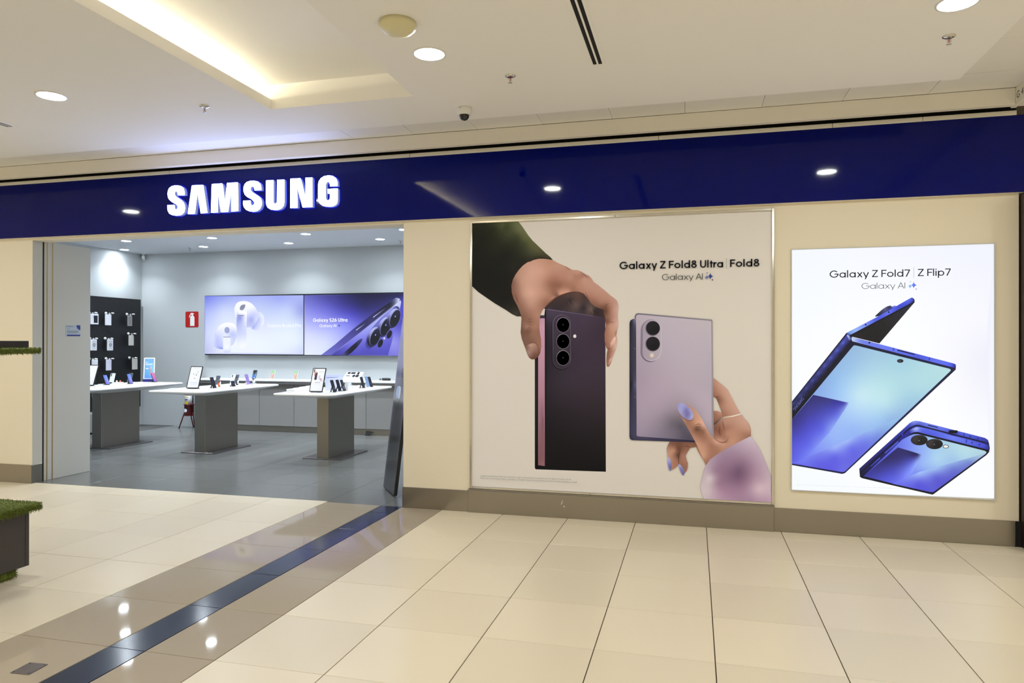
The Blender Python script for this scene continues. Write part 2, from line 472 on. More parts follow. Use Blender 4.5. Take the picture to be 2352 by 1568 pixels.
# ------------------------------------------------------------------ setting: floor
FY, FZ = 0.25, 2.735                      # shopfront plane; underside of the blue fascia
def tile_mesh(w, d, m_):
    b = MB(); e = 0.0012
    z0, z1 = -0.016, 0.0
    v = [(-w/2,-d/2,z0),(w/2,-d/2,z0),(w/2,d/2,z0),(-w/2,d/2,z0),
         (-w/2,-d/2,z1-e),(w/2,-d/2,z1-e),(w/2,d/2,z1-e),(-w/2,d/2,z1-e),
         (-w/2+e,-d/2+e,z1),(w/2-e,-d/2+e,z1),(w/2-e,d/2-e,z1),(-w/2+e,d/2-e,z1)]
    f = [(8,9,10,11)]
    for a in range(4):
        c = (a+1) % 4
        f += [(a, c, 4+c, 4+a), (4+a, 4+c, 8+c, 8+a)]
    b.add(v, f)
    me = b.mesh('tile'); me.materials.append(m_); return me
floor = struct('floor', MB().box(-12, -10.6, -.05, 12, FY+.06, -.006), M['grout'])
TM = {}
def put_tile(x0, x1, y0, y1, key, parent, gx=.0055, gy=.0032):
    w, d = round(x1-x0-gx, 4), round(y1-y0-gy, 4)
    k = (w, d, key)
    if k not in TM: TM[k] = tile_mesh(w, d, M[key])
    o = bpy.data.objects.new('tile', TM[k]); COL.objects.link(o); o.parent = parent
    o.location = ((x0+x1)/2, (y0+y1)/2, random.uniform(-.0004, .0004))
xs = [(-1.22-.6*(k+1), -1.22-.6*k, 'tile') for k in range(10)] + [(-1.22,-.635,'tile_b'),(-.635,-.41,'tile_d'),(-.41,0,'tile_b')] + [(.6*k,.6*k+.6,'tile') for k in range(9)]
for x0, x1, key in xs:
    for j in range(10):
        put_tile(x0, x1, -.6*(j+1), -.6*j, key, floor)
    yend = .262 if x0 > -1.25 else .30
    if x0 >= -.02: yend = .24
    put_tile(x0, x1, 0, yend, key, floor)
far = MB()
def far_tiles(xa, xb, ya, yb):
    x = xa
    while x < xb - .01:
        y = ya
        while y < yb - .01:
            far.box(x+.0025, y+.0015, -.016, min(x+.6, xb)-.0025, min(y+.6, yb)-.0015, -.0002); y += .6
        x += .6
far_tiles(-12, -7.22, -10.6, .24); far_tiles(5.4, 12, -10.6, .24); far_tiles(-7.22, 5.4, -10.6, -6.0)
o = ob('tile', far.mesh('tile'), M['tile'], floor); o['kind'] = 'stuff'
floor_shop = struct('floor_shop', MB().box(-8.0, .262, -.05, 1.5, 5.35, -.006), M['grout_g'])
for i in range(12):
    for j in range(9):
        x1 = -.02 - .6*i; x0 = max(x1-.6, -7.97); y0 = (.264 if i < 2 else .302) if j == 0 else .302+.6*j
        y1 = min(.302+.6*(j+1), 5.3)
        if y1 - y0 > .05: put_tile(x0, x1, y0, y1, 'tile_g', floor_shop, .003, .003)
for j in range(9):
    for i in range(2):
        put_tile(-.02+.6*i, .58+.6*i, .302+.6*j, min(.902+.6*j, 5.3), 'tile_g', floor_shop, .003, .003)

# ------------------------------------------------------------------ setting: mall ceiling with its cove, tile strip, soffit
CZ, TZ = 3.41, 3.50
cove = (-.93, -8.2, .275, -1.12)          # x0, y0, x1, y1 of the recess
ce = MB()
ce.box(-12, -10.6, CZ, cove[0], -.49, CZ+.02); ce.box(cove[2], -10.6, CZ, 4.085, -.49, CZ+.02)
ce.box(cove[0], cove[3], CZ, cove[2], -.49, CZ+.02); ce.box(cove[0], -10.6, CZ, cove[2], cove[1], CZ+.02)
ce.box(-12, -.505, CZ+.02, 4.085, -.49, TZ); ce.box(4.07, -10.6, CZ+.02, 4.085, -.505, TZ)
ceiling = struct('ceiling', ce, M['ceiling'])
cv = MB()
cv.box(cove[0]-.02, cove[1], CZ+.0195, cove[0]-.0002, cove[3], 3.488)                    # lip
cv.box(-1.42, cove[1], CZ+.02, cove[0]-.02, cove[3], CZ+.035)               # trough floor
cv.box(-1.44, cove[1], CZ+.02, -1.42, cove[3]+.02, 3.62)                     # trough back
cv.box(-1.44, cove[3]+.0002, CZ+.0195, cove[2]+.02, cove[3]+.02, 3.62)                   # end wall
cv.box(-1.44, cove[1]-.02, CZ+.0195, cove[2]+.02, cove[1], 3.62)
cv.box(cove[2]+.0002, cove[1], CZ+.0195, cove[2]+.02, cove[3], 3.62)                     # right wall
cv.box(-1.44, cove[1]-.02, 3.60, cove[2]+.02, cove[3]+.02, 3.62)             # upper ceiling
ob('cove_recess', cv.mesh('cove_recess'), M['ceiling'], ceiling)
strip = thing('cove_light', 'warm light strip hidden behind the lip of the long ceiling recess', 'light', (-1.2, -4.66, CZ+.035))
ob('diffuser', MB().box(-.035, -3.4, .03, .035, 3.4, .038).mesh('diffuser'), M['covestrip'], strip)
ob('housing', MB().box(-.045, -3.45, 0, .045, 3.45, .03).mesh('housing', .004), M['white'], strip)
# tile strip behind the smooth panel
tiles_c = struct('ceiling_1', MB().box(-12, -.56, TZ+.014, 12, .17, TZ+.03).box(4.03, -10.6, TZ+.014, 12, -.56, TZ+.03), M['black'])
CT = {}
def ctile(x0, x1, y0, y1):
    k = (round(x1-x0, 3), round(y1-y0, 3))
    if k not in CT:
        b = MB().box(-k[0]/2+.0012, -k[1]/2+.0012, 0, k[0]/2-.0012, k[1]/2-.0012, .012)
        CT[k] = b.mesh('ceiling_tile', .0015); CT[k].materials.append(M['ctile'])
    o = bpy.data.objects.new('ceiling_tile', CT[k]); COL.objects.link(o); o.parent = tiles_c
    o.location = ((x0+x1)/2, (y0+y1)/2, TZ + random.uniform(0, .0015))
for i in range(-12, 7):
    ctile(.40+.608*i, .40+.608*(i+1), -.31, .07); ctile(.40+.608*i, .40+.608*(i+1), -.52, -.312)
for j in range(10):
    ctile(4.048, 4.656, -.312-.608*(j+1), -.312-.608*j)
rest = MB().box(4.656, -10.6, TZ, 12, .05, TZ+.012).box(-12, -.5, TZ, -6.9, .07, TZ+.012).box(4.06, -10.6, TZ, 4.656, -6.4, TZ+.012)
ob('ceiling_panel', rest.mesh('ceiling_panel'), M['ctile'], tiles_c)
# soffit band, turning the corner towards the mall at its end
struct('trim_1', MB().box(-12, .07, 3.372, 4.642, .10, TZ).box(-12, .10, 3.372, 4.642, .128, 3.386), M['cream_trim'], bevel=.003)
struct('trim_2', MB().box(4.6425, -6, 3.372, 4.68, .165, TZ).box(4.68, -6, 3.372, 5.2, .128, 3.386), M['cream_trim'], bevel=.003)
# thin cream strip above the fascia in lengths, and the black gap behind
cap_ = thing('fascia_capping', 'thin cream strip in lengths along the top of the blue fascia', 'capping', (0, .2, 3.328))
for a, b in ((-7.2,-5.3),(-5.3,-3.0),(-3.0,-.31),(-.31,2.0),(2.0,3.39),(3.39,4.05),(4.05,4.70)):
    ob('capping_length', MB().box(a+.002, -.004, 0, b-.002, .045, .036).mesh('capping_length', .002), M['cream_trim'], cap_)
struct('gap_dark_backing', MB().box(-12, .252, 3.3305, 4.713, .34, 3.75).box(-12, .165, TZ+.03, 4.74, .34, TZ+.05), M['black'])  # black backing puts the darkness of the open gap into colour
# number on the return of the soffit
unit = thing('unit_number', 'dark unit number G 48 on the cream soffit return beyond the fascia end', 'number', (4.641, .055, 3.408), -PI/2)
def glyph_mesh(txt, size, name):
    cu = bpy.data.curves.new(name, 'FONT'); cu.body = txt; cu.size = size
    oo = bpy.data.objects.new(name, cu); COL.objects.link(oo)
    me = bpy.data.meshes.new_from_object(oo); bpy.data.objects.remove(oo); me.name = name
    return me
for txt, dx in (('G', 0), ('4', .078), ('8', .122)):
    ob('character', glyph_mesh(txt, .075, 'character'), M['dark'], unit, (dx, 0, 0), (PI/2, 0, 0))

# ------------------------------------------------------------------ setting: shopfront walls
struct('wall_front', MB().box(-.396, FY, 0, 4.735, FY+.2, 3.33), M['cream'], bevel=.004)
struct('wall_left', MB().box(-7.4, FY, 0, -4.85, FY+.125, 2.7118), M['cream'], bevel=.004)
ob('lit_end_paint', MB().box(-4.8501, FY+.002, .206, -4.8475, FY+.125, 2.712).mesh('lit_end_paint', .0008), M['finwhite'], bpy.data.objects['wall_left'])  # paler paint stands for the cool shop light on this wall end
struct('wall_lintel', MB().box(-7.4, FY, 2.712, -.3962, FY+.2, 3.33), M['cream'])
struct('baseboard_pier', MB().box(-.400, FY-.012, .0, .262, FY+.002, .197).box(-.4, FY-.012, 0, -.396, FY+.2, .197), M['steel'], bevel=.0015)
struct('baseboard_front', MB().box(.263, FY-.030, .0, 2.944, FY+.002, .207), M['steel'], bevel=.002)
struct('baseboard_right', MB().box(2.945, FY-.012, .0, 4.70, FY+.002, .197), M['steel'], bevel=.0015)
struct('baseboard_left', MB().box(-7.4, FY-.012, .0, -4.85, FY+.002, .205).box(-4.85, FY-.012, 0, -4.846, FY+.125, .205), M['steel'], bevel=.0015)
# sliding door jamb at the left of the opening
struct('gap_dark_filler', MB().box(-4.95, FY+.127, 0, -4.857, FY+.150, 2.72), M['black'])  # black filler stands in for the dark gap between wall end and jamb
jamb = struct('trim_5', MB().box(-4.97, FY+.151, 0, -4.85, 1.03, 2.72), M['finwhite'], bevel=.003)
for y in (.435, .505):
    ob('seam_strip', MB().box(-4.851, y-.005, 0, -4.847, y+.005, 2.72).mesh('seam_strip'), M['gold'], jamb)
# dark frame of the neighbouring shop at the right end
struct('trim_6', MB().box(4.742, .06, 0, 4.90, .30, 2.72), M['frame_dark'], bevel=.004)
struct('trim_7', MB().box(4.706, FY-.01, 0, 4.742, FY+.01, .196), M['black'])
struct('wall_right', MB().box(4.9, .25, 0, 12, .45, 3.6), M['cream'])
struct('wall_pillar', MB().box(4.715, .28, 2.76, 5.3, .5, 3.5), M['pillar'])
struct('wall_far_left', MB().box(-12, .25, 0, -7.4, .45, 3.6), M['cream'])
struct('wall_opposite', MB().box(-12, -10.75, 0, 12, -10.6, 3.62), M['cream'])
struct('wall_end_left', MB().box(-12.15, -10.75, 0, -12, .45, 3.62), M['cream'])
struct('wall_end_right', MB().box(12, -10.75, 0, 12.15, .45, 3.62), M['cream'])
# shop shell
SX0, SY1, SZ = -7.96, 5.28, 3.263
struct('wall_back', MB().box(SX0-.1, SY1, 0, 1.6, SY1+.1, 3.5), M['shopwall'])
struct('wall_shop_left', MB().box(SX0-.1, FY+.2, 0, SX0, SY1, 3.5), M['shopwall'])
struct('wall_shop_right', MB().box(1.5, FY+.2, 0, 1.6, SY1, 3.5), M['shopwall'])
struct('ceiling_shop', MB().box(SX0, FY+.2, SZ, 1.5, SY1, SZ+.06), M['shopceil'])
struct('trim_8', MB().box(SX0, .385, 0, -4.97, .45, 3.3), M['shopwall'])

# ------------------------------------------------------------------ fascia sign with the seven lit letters
sign = thing('shop_sign', 'long glossy dark blue fascia with lit white letters across the whole shopfront', 'sign', (-.3, .20, FZ))
ob('fascia_panel', MB().box(-7.4+.3, 0, 0, 4.79+.3, .010, .593).mesh('fascia_panel', .001), M['blue'], sign)
ob('backing_board', MB().box(-7.4+.3, .0102, .0002, 4.79+.3, .05, .592).mesh('backing_board'), M['cream_trim'], sign)
LET = [
 ('S', [(345,362),(258,366),(257,342),(250,322),(238,316),(226,322),(221,340),(223,360),(235,378),(260,396),(300,422),(330,452),(345,487),(348,530),(340,570),(315,598),(280,612),(235,615),(190,608),(155,590),(137,560),(130,530),(130,485),(218,482),(219,510),(224,530),(236,540),(247,536),(254,525),(256,505),(249,488),(230,472),(190,450),(155,420),(138,390),(132,350),(137,310),(150,280),(180,255),(220,244),(260,244),(300,253),(328,275),(340,310)]),
 ('A', [(430,248),(437,243),(565,237),(572,241),(622,578),(540,588),(532,540),(515,430),(500,338),(488,430),(475,540),(468,592),(380,596)]),
 ('M', [(675,232),(680,227),(800,219),(806,224),(815,260),(835,442),(850,330),(862,217),(868,213),(991,207),(997,211),(1002,556),(915,567),(915,320),(900,420),(877,568),(787,573),(770,460),(752,325),(750,575),(665,579)]),
 ('S', [(1284,302),(1200,305),(1198,285),(1190,262),(1176,255),(1160,262),(1152,280),(1155,305),(1170,325),(1210,350),(1250,376),(1280,407),(1290,445),(1288,490),(1270,530),(1235,558),(1190,567),(1140,562),(1100,545),(1072,515),(1060,480),(1060,432),(1150,428),(1151,455),(1156,478),(1168,490),(1182,488),(1194,472),(1195,452),(1185,432),(1160,412),(1110,385),(1080,355),(1065,315),(1065,270),(1078,230),(1105,202),(1150,188),(1200,187),(1245,198),(1272,225),(1282,262)]),
 ('U', [(1342,183),(1432,178),(1432,440),(1437,460),(1450,470),(1466,463),(1475,445),(1478,175),(1566,172),(1568,440),(1560,490),(1535,525),(1495,543),(1450,547),(1400,540),(1360,515),(1343,475),(1340,440)]),
 ('N', [(1640,162),(1756,155),(1764,158),(1780,205),(1828,395),(1825,150),(1910,146),(1912,508),(1790,514),(1765,420),(1724,262),(1728,518),(1638,522)]),
 ('G', [(2220,250),(2128,256),(2124,225),(2115,203),(2100,200),(2085,208),(2077,230),(2075,380),(2078,410),(2090,428),(2106,428),(2122,412),(2127,390),(2127,345),(2098,345),(2096,288),(2222,280),(2222,430),(2212,468),(2180,495),(2140,505),(2090,505),(2040,495),(2005,470),(1985,435),(1980,400),(1980,240),(1988,195),(2015,155),(2055,130),(2110,120),(2160,127),(2200,155),(2217,195)])]
for ch, pts in LET:
    yf = .165
    P = [on_y(360 + u/5.345, 380 + v/5.345, yf) for u, v in pts]
    P2 = [(p[0]+.3, p[2]-FZ) for p in P]
    r = delaunay_2d_cdt([Vector(p) for p in P2], [(i, (i+1) % len(P2)) for i in range(len(P2))], [list(range(len(P2)))], 1, 1e-6)
    me = bpy.data.meshes.new('letter')
    me.from_pydata([(v.x, yf-.2, v.y) for v in r[0]], [], [list(f) for f in r[2]])
    face = ob('letter', me, M['letterface'], sign)
    rb = MB(); n = len(P2)
    cx = sum(p[0] for p in P2)/n; cz = sum(p[1] for p in P2)/n
    rb.loft([[(x, yf-.2+.0005, z) for x, z in P2], [(x, -.008, z) for x, z in P2]], cap=False)
    ob('letter_return', rb.mesh('letter_return', fix=True), M['letterside'], face)

# ------------------------------------------------------------------ framed poster
PY = FY - .004
poster = thing('wall_poster', 'large metal-framed cream poster of two hands holding folding phones', 'poster', (1.61, FY, .235))
pb = np.array(poster.location)
fx0, fx1, fz0, fz1 = .276, 2.948, .207, 2.703
def rail(nm, x0, z0, x1, z1):
    b = MB().box(x0, FY-.020, z0, x1, FY, z1)
    return ob(nm, b.mesh(nm, .003, offset=pb), M['chrome'], poster)
rail('frame_rail', fx0+.022, fz1-.022, 1.62, fz1); rail('frame_rail', 1.622, fz1-.022, fx1-.022, fz1)
rail('frame_rail', fx0+.022, fz0+.012, 1.40, fz0+.034); rail('frame_rail', 1.402, fz0+.012, fx1-.022, fz0+.034)
rail('frame_rail', fx0, fz0+.012, fx0+.022, fz1); rail('frame_rail', fx1-.022, fz0+.012, fx1, fz1)
ob('frame_sill', MB().box(fx0-.012, FY-.026, fz0, fx1, FY, fz0+.011).mesh('frame_sill', .002, offset=pb), M['steel'], poster)
S1 = Sheet(poster, PY, M['paper'], (0, 0), 1.0)
bgc = (209, 196, 176)
S1.shape('printed_sheet', [(1083,512),(1775,484),(1775,1159),(1083,1118)], bgc, step=24)
A = Sheet(poster, PY, M['paper'], (1060, 470), 3.92); A.k = 2
SK = dict(hi=(200,152,126), mid=(182,136,112), sh=(140,96,76), dk=(104,70,56))
A.shape('printed_palm', [(735,925),(780,875),(840,830),(900,795),(980,766),(1060,760),(1120,780),(1160,815),(1190,865),(1225,895),(1295,925),(1290,1020),(1180,1000),(1000,975),(757,945)],
        [(800,910,58,46,46),(900,860,62,48,46),(960,830,74,56,52),(1050,800,92,66,56),(1100,830,72,52,48),(1010,890,84,66,60),(1030,900,96,78,70),(980,860,54,44,44),(1100,930,50,42,44),(1165,940,100,82,74),(1180,985,70,54,50),(1200,960,48,40,40),(1260,980,58,44,42),(850,940,52,42,44)], 12)
A.shape('printed_phone', [(660,1040),(664,1010),(675,997),(700,995),(745,995),(752,945),(762,936),(775,934),(1278,1010),(1295,1016),(1300,2404),(1293,2403),(668,2381),(660,2370)],
        [(675,1100,28,26,28),(675,2300,22,20,20),(790,960,72,60,74),(900,960,68,56,70),(1200,1020,66,52,64),(1000,1150,62,50,62),(1270,1100,60,46,56),(900,1600,52,43,50),(1200,1500,58,46,56),(1280,1700,52,42,48),(800,1900,34,29,32),(1200,1900,42,35,38),(1100,2300,24,21,21),(760,2300,22,20,20),(1290,2380,22,20,20),(770,1500,40,34,40)], 22)
A.shape('printed_phone_edge', [(690,1022),(752,1022),(752,2352),(690,2344)], [(700,1030,186,138,150),(740,1100,196,146,160),(700,1600,172,126,136),(740,1700,168,122,130),(700,1950,150,106,112),(740,1950,118,82,86),(700,2300,128,86,86),(740,2340,138,96,96)], 14)
A.shape('printed_phone_seam', [(750,950),(762,944),(764,2380),(750,2380)], (22,20,24))
A.shape('printed_bevel', [(775,939),(1190,1000),(1190,1004),(775,945)], (104,92,108))
A.shape('printed_camera_bump', [(p[0]-6, p[1]+8) for p in (arc(903,1072,84,84,0,180,14)+arc(903,1395,84,84,180,360,14))] if False else
        [(903+86*math.cos(t)-6, (1074 if math.sin(t) < 0 else 1396)+88*math.sin(t)+6) for t in np.linspace(0, 2*PI, 40)[:-1]], [(830,1200,34,28,36),(980,1200,50,40,50),(900,1470,36,30,36),(900,1000,56,46,58)], 16)
A.shape('printed_camera_rim', [(903+82*math.cos(t), (1072 if math.sin(t) < 0 else 1394)+82*math.sin(t)) for t in np.linspace(0, 2*PI, 44)[:-1]], [(830,1010,120,108,118),(980,1000,92,80,92),(830,1300,70,60,70),(985,1300,110,98,106),(900,1474,70,60,68)], 20)
A.shape('printed_camera_plate', [(903+78*math.cos(t), (1072 if math.sin(t) < 0 else 1394)+78*math.sin(t)) for t in np.linspace(0, 2*PI, 44)[:-1]], [(830,1010,62,51,62),(980,1000,66,54,66),(903,1200,58,48,58),(840,1450,50,42,50),(960,1460,54,44,52)], 16)
for cy in (1082, 1230, 1379):
    A.shape('printed_lens_ring', ellipse(915, cy, 61, 69), [(870,cy-50,150,142,144),(960,cy-50,132,122,126),(915,cy+66,120,112,114),(860,cy,96,88,92),(970,cy,110,100,104)], 12)
    A.shape('printed_lens', ellipse(915, cy, 57, 65), [(915,cy,20,18,20),(890,cy-40,30,27,30),(940,cy+40,14,12,14)], 12, same=True); A.k += 1
    A.shape('printed_glint', ellipse(914, cy-2, 4, 4, 10), (110,106,112))
A.shape('printed_flash', ellipse(1020, 1183, 14, 16), (226,214,196))
# the hand coming down on the phone
hand = [(470,560),(560,520),(640,485),(700,480),(780,482),(822,500),(870,525),(950,560),(1000,587),(1040,588),(1075,600),(1110,622),(1150,640),(1172,665),(1190,695),(1235,728),(1290,772),(1340,815),(1378,842),(1402,866),(1413,900),(1414,935),(1408,985),(1409,1025),(1414,1060),(1411,1105),(1400,1130),(1396,1180),(1403,1215),(1402,1262),(1388,1310),(1366,1362),(1345,1425),(1330,1455),(1316,1460),(1306,1452),(1304,1400),(1308,1340),(1316,1300),(1300,1278),(1290,1230),(1288,1160),(1300,1085),(1290,1010),(1278,972),(1282,945),(1240,932),(1200,915),(1165,885),(1135,840),(1100,800),(1062,784),(1020,780),(960,792),(900,812),(840,848),(790,888),(752,925),(726,953),(712,990),(702,1040),(700,1100),(706,1160),(716,1215),(717,1280),(708,1335),(690,1370),(662,1390),(632,1392),(608,1376),(592,1345),(578,1300),(560,1255),(542,1205),(532,1150),(536,1090),(540,1020),(515,960),(480,890),(440,800),(420,740),(425,690),(440,630)]
A.shape('printed_hand', hand, [
  (620,520,196,148,122),(700,500,190,142,116),(790,500,180,132,106),(640,600,204,156,132),(560,600,190,144,120),(720,600,200,150,126),(500,650,170,128,106),(460,700,120,86,70),(540,700,186,140,116),(640,720,198,150,126),(760,640,186,136,112),(860,560,186,138,114),(950,590,178,130,108),
  (820,720,142,96,76),(880,730,140,94,74),(790,700,156,108,88),(900,660,172,122,100),(980,660,178,130,106),(1050,610,186,138,116),(1030,640,168,120,98),(1100,660,182,134,112),(1090,640,160,112,92),(1160,680,184,138,118),(950,740,160,112,90),(1050,740,170,122,98),(1000,770,150,104,82),(1100,760,174,126,104),
  (880,800,186,136,112),(960,785,192,142,118),(840,838,172,124,102),(860,815,120,80,64),(790,870,150,104,82),(760,900,140,96,76),(760,800,176,128,104),(700,820,186,138,114),(620,800,206,158,134),(560,800,190,144,120),(500,820,140,98,80),(700,900,164,118,96),(620,900,182,136,114),(550,900,150,108,88),
  (1150,760,180,132,110),(1200,740,182,136,116),(1200,820,172,124,102),(1280,800,180,134,112),(1180,870,140,96,78),(1260,880,160,114,94),(1340,850,178,132,110),(1240,920,118,80,64),(1300,920,120,80,62),(1330,900,160,114,92),(1390,880,184,140,122),(1405,930,196,158,142),
  (1300,960,100,66,52),(1350,960,168,120,98),(1400,1000,190,150,134),(1310,1010,130,88,70),(1360,1040,176,128,106),(1320,1060,120,80,62),(1330,1080,168,122,100),(1400,1080,200,160,144),(1310,1130,156,108,86),(1360,1140,186,138,114),(1395,1150,180,136,116),(1300,1200,150,104,84),(1345,1210,178,128,104),(1310,1260,148,100,80),(1340,1290,160,112,90),
  (1395,1230,200,160,140),(1390,1280,206,170,150),(1340,1330,148,104,84),(1312,1360,120,82,66),(1350,1350,176,130,110),(1330,1420,160,112,92),(1320,1450,150,104,86),
  (560,1000,128,90,72),(620,1000,150,106,86),(690,1000,168,122,100),(610,1060,134,94,76),(590,1100,160,116,96),(600,1130,118,82,66),(545,1120,112,78,62),(660,1100,158,112,90),(700,1140,140,98,78),(640,1170,142,100,80),(560,1180,116,82,66),(570,1230,118,84,70),(690,1240,146,102,82),(640,1220,128,90,72),(705,1290,142,98,78),(700,1340,110,74,58),(640,1385,100,66,52),(610,1360,110,76,60)], 9)
A.shape('printed_nail', catmull([(574,1282),(590,1262),(620,1248),(655,1242),(678,1256),(688,1285),(692,1312),(682,1342),(660,1362),(632,1372),(606,1368),(590,1340)], 3),
        [(590,1285,126,92,76),(620,1265,176,138,120),(650,1260,170,130,110),(680,1300,140,100,84),(640,1310,150,112,96),(610,1330,158,122,108),(650,1350,112,78,62),(600,1355,140,104,90)], 9)
A.shape('printed_nail', catmull([(1342,1245),(1360,1215),(1383,1186),(1387,1210),(1378,1250),(1362,1280),(1340,1294),(1336,1275)], 3), [(1350,1240,214,172,150),(1380,1200,226,190,170),(1345,1285,176,130,108)], 9)
A.shape('printed_nail', catmull([(1330,1400),(1345,1380),(1364,1362),(1352,1395),(1336,1425),(1322,1440)], 3), [(1340,1390,206,162,140),(1325,1435,180,136,116)], 9)
A.shape('printed_sleeve', [(97,169),(300,160),(512,153),(535,180),(560,215),(600,275),(640,323),(700,380),(760,438),(800,470),(824,498),(780,490),(740,484),(700,484),(660,490),(620,504),(585,524),(550,550),(515,588),(485,630),(462,675),(449,725),(452,790),(470,850),(500,905),(520,950),(537,1003),(500,1006),(455,985),(400,948),(300,888),(200,820),(150,785),(97,735)],
  [(120,200,34,34,24),(120,500,28,27,22),(120,700,26,25,21),(300,220,42,43,28),(370,190,74,76,46),(400,200,58,60,36),(480,180,92,94,60),(520,230,96,96,62),(420,260,62,64,40),(560,300,84,84,52),(500,300,54,56,34),(620,380,78,78,48),(560,360,58,60,38),(640,440,66,66,44),(700,440,74,70,44),(760,465,62,58,40),(700,475,46,42,30),(560,480,38,38,28),(620,490,44,42,30),(400,450,28,28,22),(300,400,34,34,25),(200,300,30,30,22),(400,650,26,26,22),(300,650,25,25,21),(470,560,34,33,26),(440,700,30,27,22),(400,850,28,26,22),(480,930,40,37,31),(500,985,58,52,44),(520,998,44,40,34),(250,800,27,26,22)], 14)
A.shape('printed_cuff_seam', [(600,512),(640,493),(680,483),(730,478),(790,484),(824,498),(790,492),(740,486),(695,486),(650,497),(610,515)], (32,28,22))
def taper(pts, w, rgb, sheet, nm='printed_crease'):
    pts = np.array(catmull_open(pts), float); n = len(pts); L_, R_ = [], []
    for i in range(n):
        t_ = pts[min(i+1, n-1)] - pts[max(i-1, 0)]; t_ /= np.linalg.norm(t_)+1e-9
        ww = w*math.sin(PI*(i+.15)/(n-.7))*.5 + .25
        L_.append(tuple(pts[i] + np.array([-t_[1], t_[0]])*ww)); R_.append(tuple(pts[i] - np.array([-t_[1], t_[0]])*ww))
    sheet.shape(nm, L_ + R_[::-1], rgb)
def catmull_open(p, k=5):
    p = [np.array(q, float) for q in p]; p = [2*p[0]-p[1]] + p + [2*p[-1]-p[-2]]; out = []
    for i in range(1, len(p)-2):
        for t in range(k):
            q = t/k; out.append(.5*((2*p[i]) + (p[i+1]-p[i-1])*q + (2*p[i-1]-5*p[i]+4*p[i+1]-p[i+2])*q*q + (3*p[i]-p[i-1]-3*p[i+1]+p[i+2])*q**3))
    out.append(p[-2]); return out
for pts, w, c in (([(1278,955),(1290,925),(1306,900),(1330,888)], 7, (112,74,58)), ([(1296,1078),(1316,1062),(1345,1056),(1384,1060)], 6, (128,86,68)), ([(1302,1290),(1328,1296),(1348,1284)], 6, (112,74,58)),
                  ([(1384,1186),(1391,1150),(1402,1120)], 5, (140,98,80)), ([(1345,1250),(1330,1275),(1322,1296)], 4, (150,104,84)), ([(748,928),(790,882),(850,836),(920,806),(990,786),(1050,782)], 9, (96,62,50)),
                  ([(590,1035),(612,1026),(640,1032)], 5, (122,84,66)), ([(582,1062),(610,1052),(640,1060)], 5, (118,80,62)), ([(578,1088),(606,1080),(636,1090)], 4, (122,84,66)), ([(586,1112),(608,1106),(630,1114)], 4, (120,82,64)),
                  ([(480,800),(494,840),(508,880)], 6, (108,72,58)), ([(498,830),(508,862),(516,890)], 4, (122,84,68)), ([(575,1284),(602,1256),(640,1243),(672,1250),(688,1284),(692,1322)], 5, (104,70,54)),
                  ([(1070,606),(1100,622),(1118,640),(1140,652)], 6, (146,104,86)), ([(1096,628),(1120,650),(1150,664)], 4, (150,106,88)), ([(930,552),(955,574),(985,588)], 6, (150,106,86)), ([(1110,790),(1135,826),(1162,872)], 8, (128,86,68))):
    taper(pts, w, c, A)
for pts, w, c in (([(990,860),(1030,890),(1080,905)], 6, (92,74,68)), ([(950,850),(975,900),(1010,945)], 5, (84,64,58)), ([(1165,925),(1175,960),(1190,985)], 6, (106,88,82))):
    taper(pts, w, c, A)
# second phone and hand
B = Sheet(poster, PY, M['paper'], (1420, 700), 3.266); B.k = 60
B.shape('printed_finger', [(690,545),(712,548),(735,563),(765,588),(798,614),(822,638),(838,668),(852,695),(872,735),(892,772),(912,806),(932,842),(900,850),(790,850),(780,818),(768,780),(752,740),(738,705),(722,690),(690,685)],
  [(715,560,178,130,106),(760,600,190,144,120),(810,640,196,152,130),(730,620,170,122,100),(740,685,150,104,84),(745,705,120,80,62),(790,680,182,136,112),(840,700,196,152,130),(770,760,160,114,94),(820,760,184,138,114),(880,770,196,152,130),(850,830,178,132,110),(790,830,150,106,86),(910,820,192,148,126)], 12)
B.shape('printed_finger', [(690,806),(716,794),(745,796),(776,808),(790,850),(780,890),(740,930),(690,930)], [(715,810,150,104,84),(760,810,178,130,108),(720,870,130,88,70),(770,850,150,104,84),(730,900,110,74,58)], 12)
B.shape('printed_hand', [(640,905),(700,900),(728,900),(760,868),(790,838),(925,820),(945,850),(968,872),(985,898),(996,935),(995,985),(950,1010),(870,1050),(740,1125),(660,1200),(600,1100),(560,1010),(640,1000)],
  [(720,930,120,82,64),(740,980,150,104,84),(770,900,150,106,86),(770,950,140,90,70),(800,880,176,130,108),(760,1020,196,148,124),(790,1000,160,112,90),(830,920,166,118,96),(815,960,176,126,102),(900,860,190,146,124),(960,880,196,154,132),(985,940,184,138,114),(940,960,170,122,98),(880,960,178,130,106),(990,980,150,106,86),(860,1020,186,138,112),(760,1080,178,130,106),(700,1120,170,122,98),(660,1180,160,112,90)], 12)
B.shape('printed_bracelet', [(718,890),(742,868),(768,850),(800,838),(860,830),(923,814),(926,820),(862,838),(802,846),(772,858),(746,876),(720,899)], [(720,892,70,60,56),(760,860,110,100,92),(800,840,190,172,150),(870,828,232,218,196),(920,816,236,224,206)], 14)
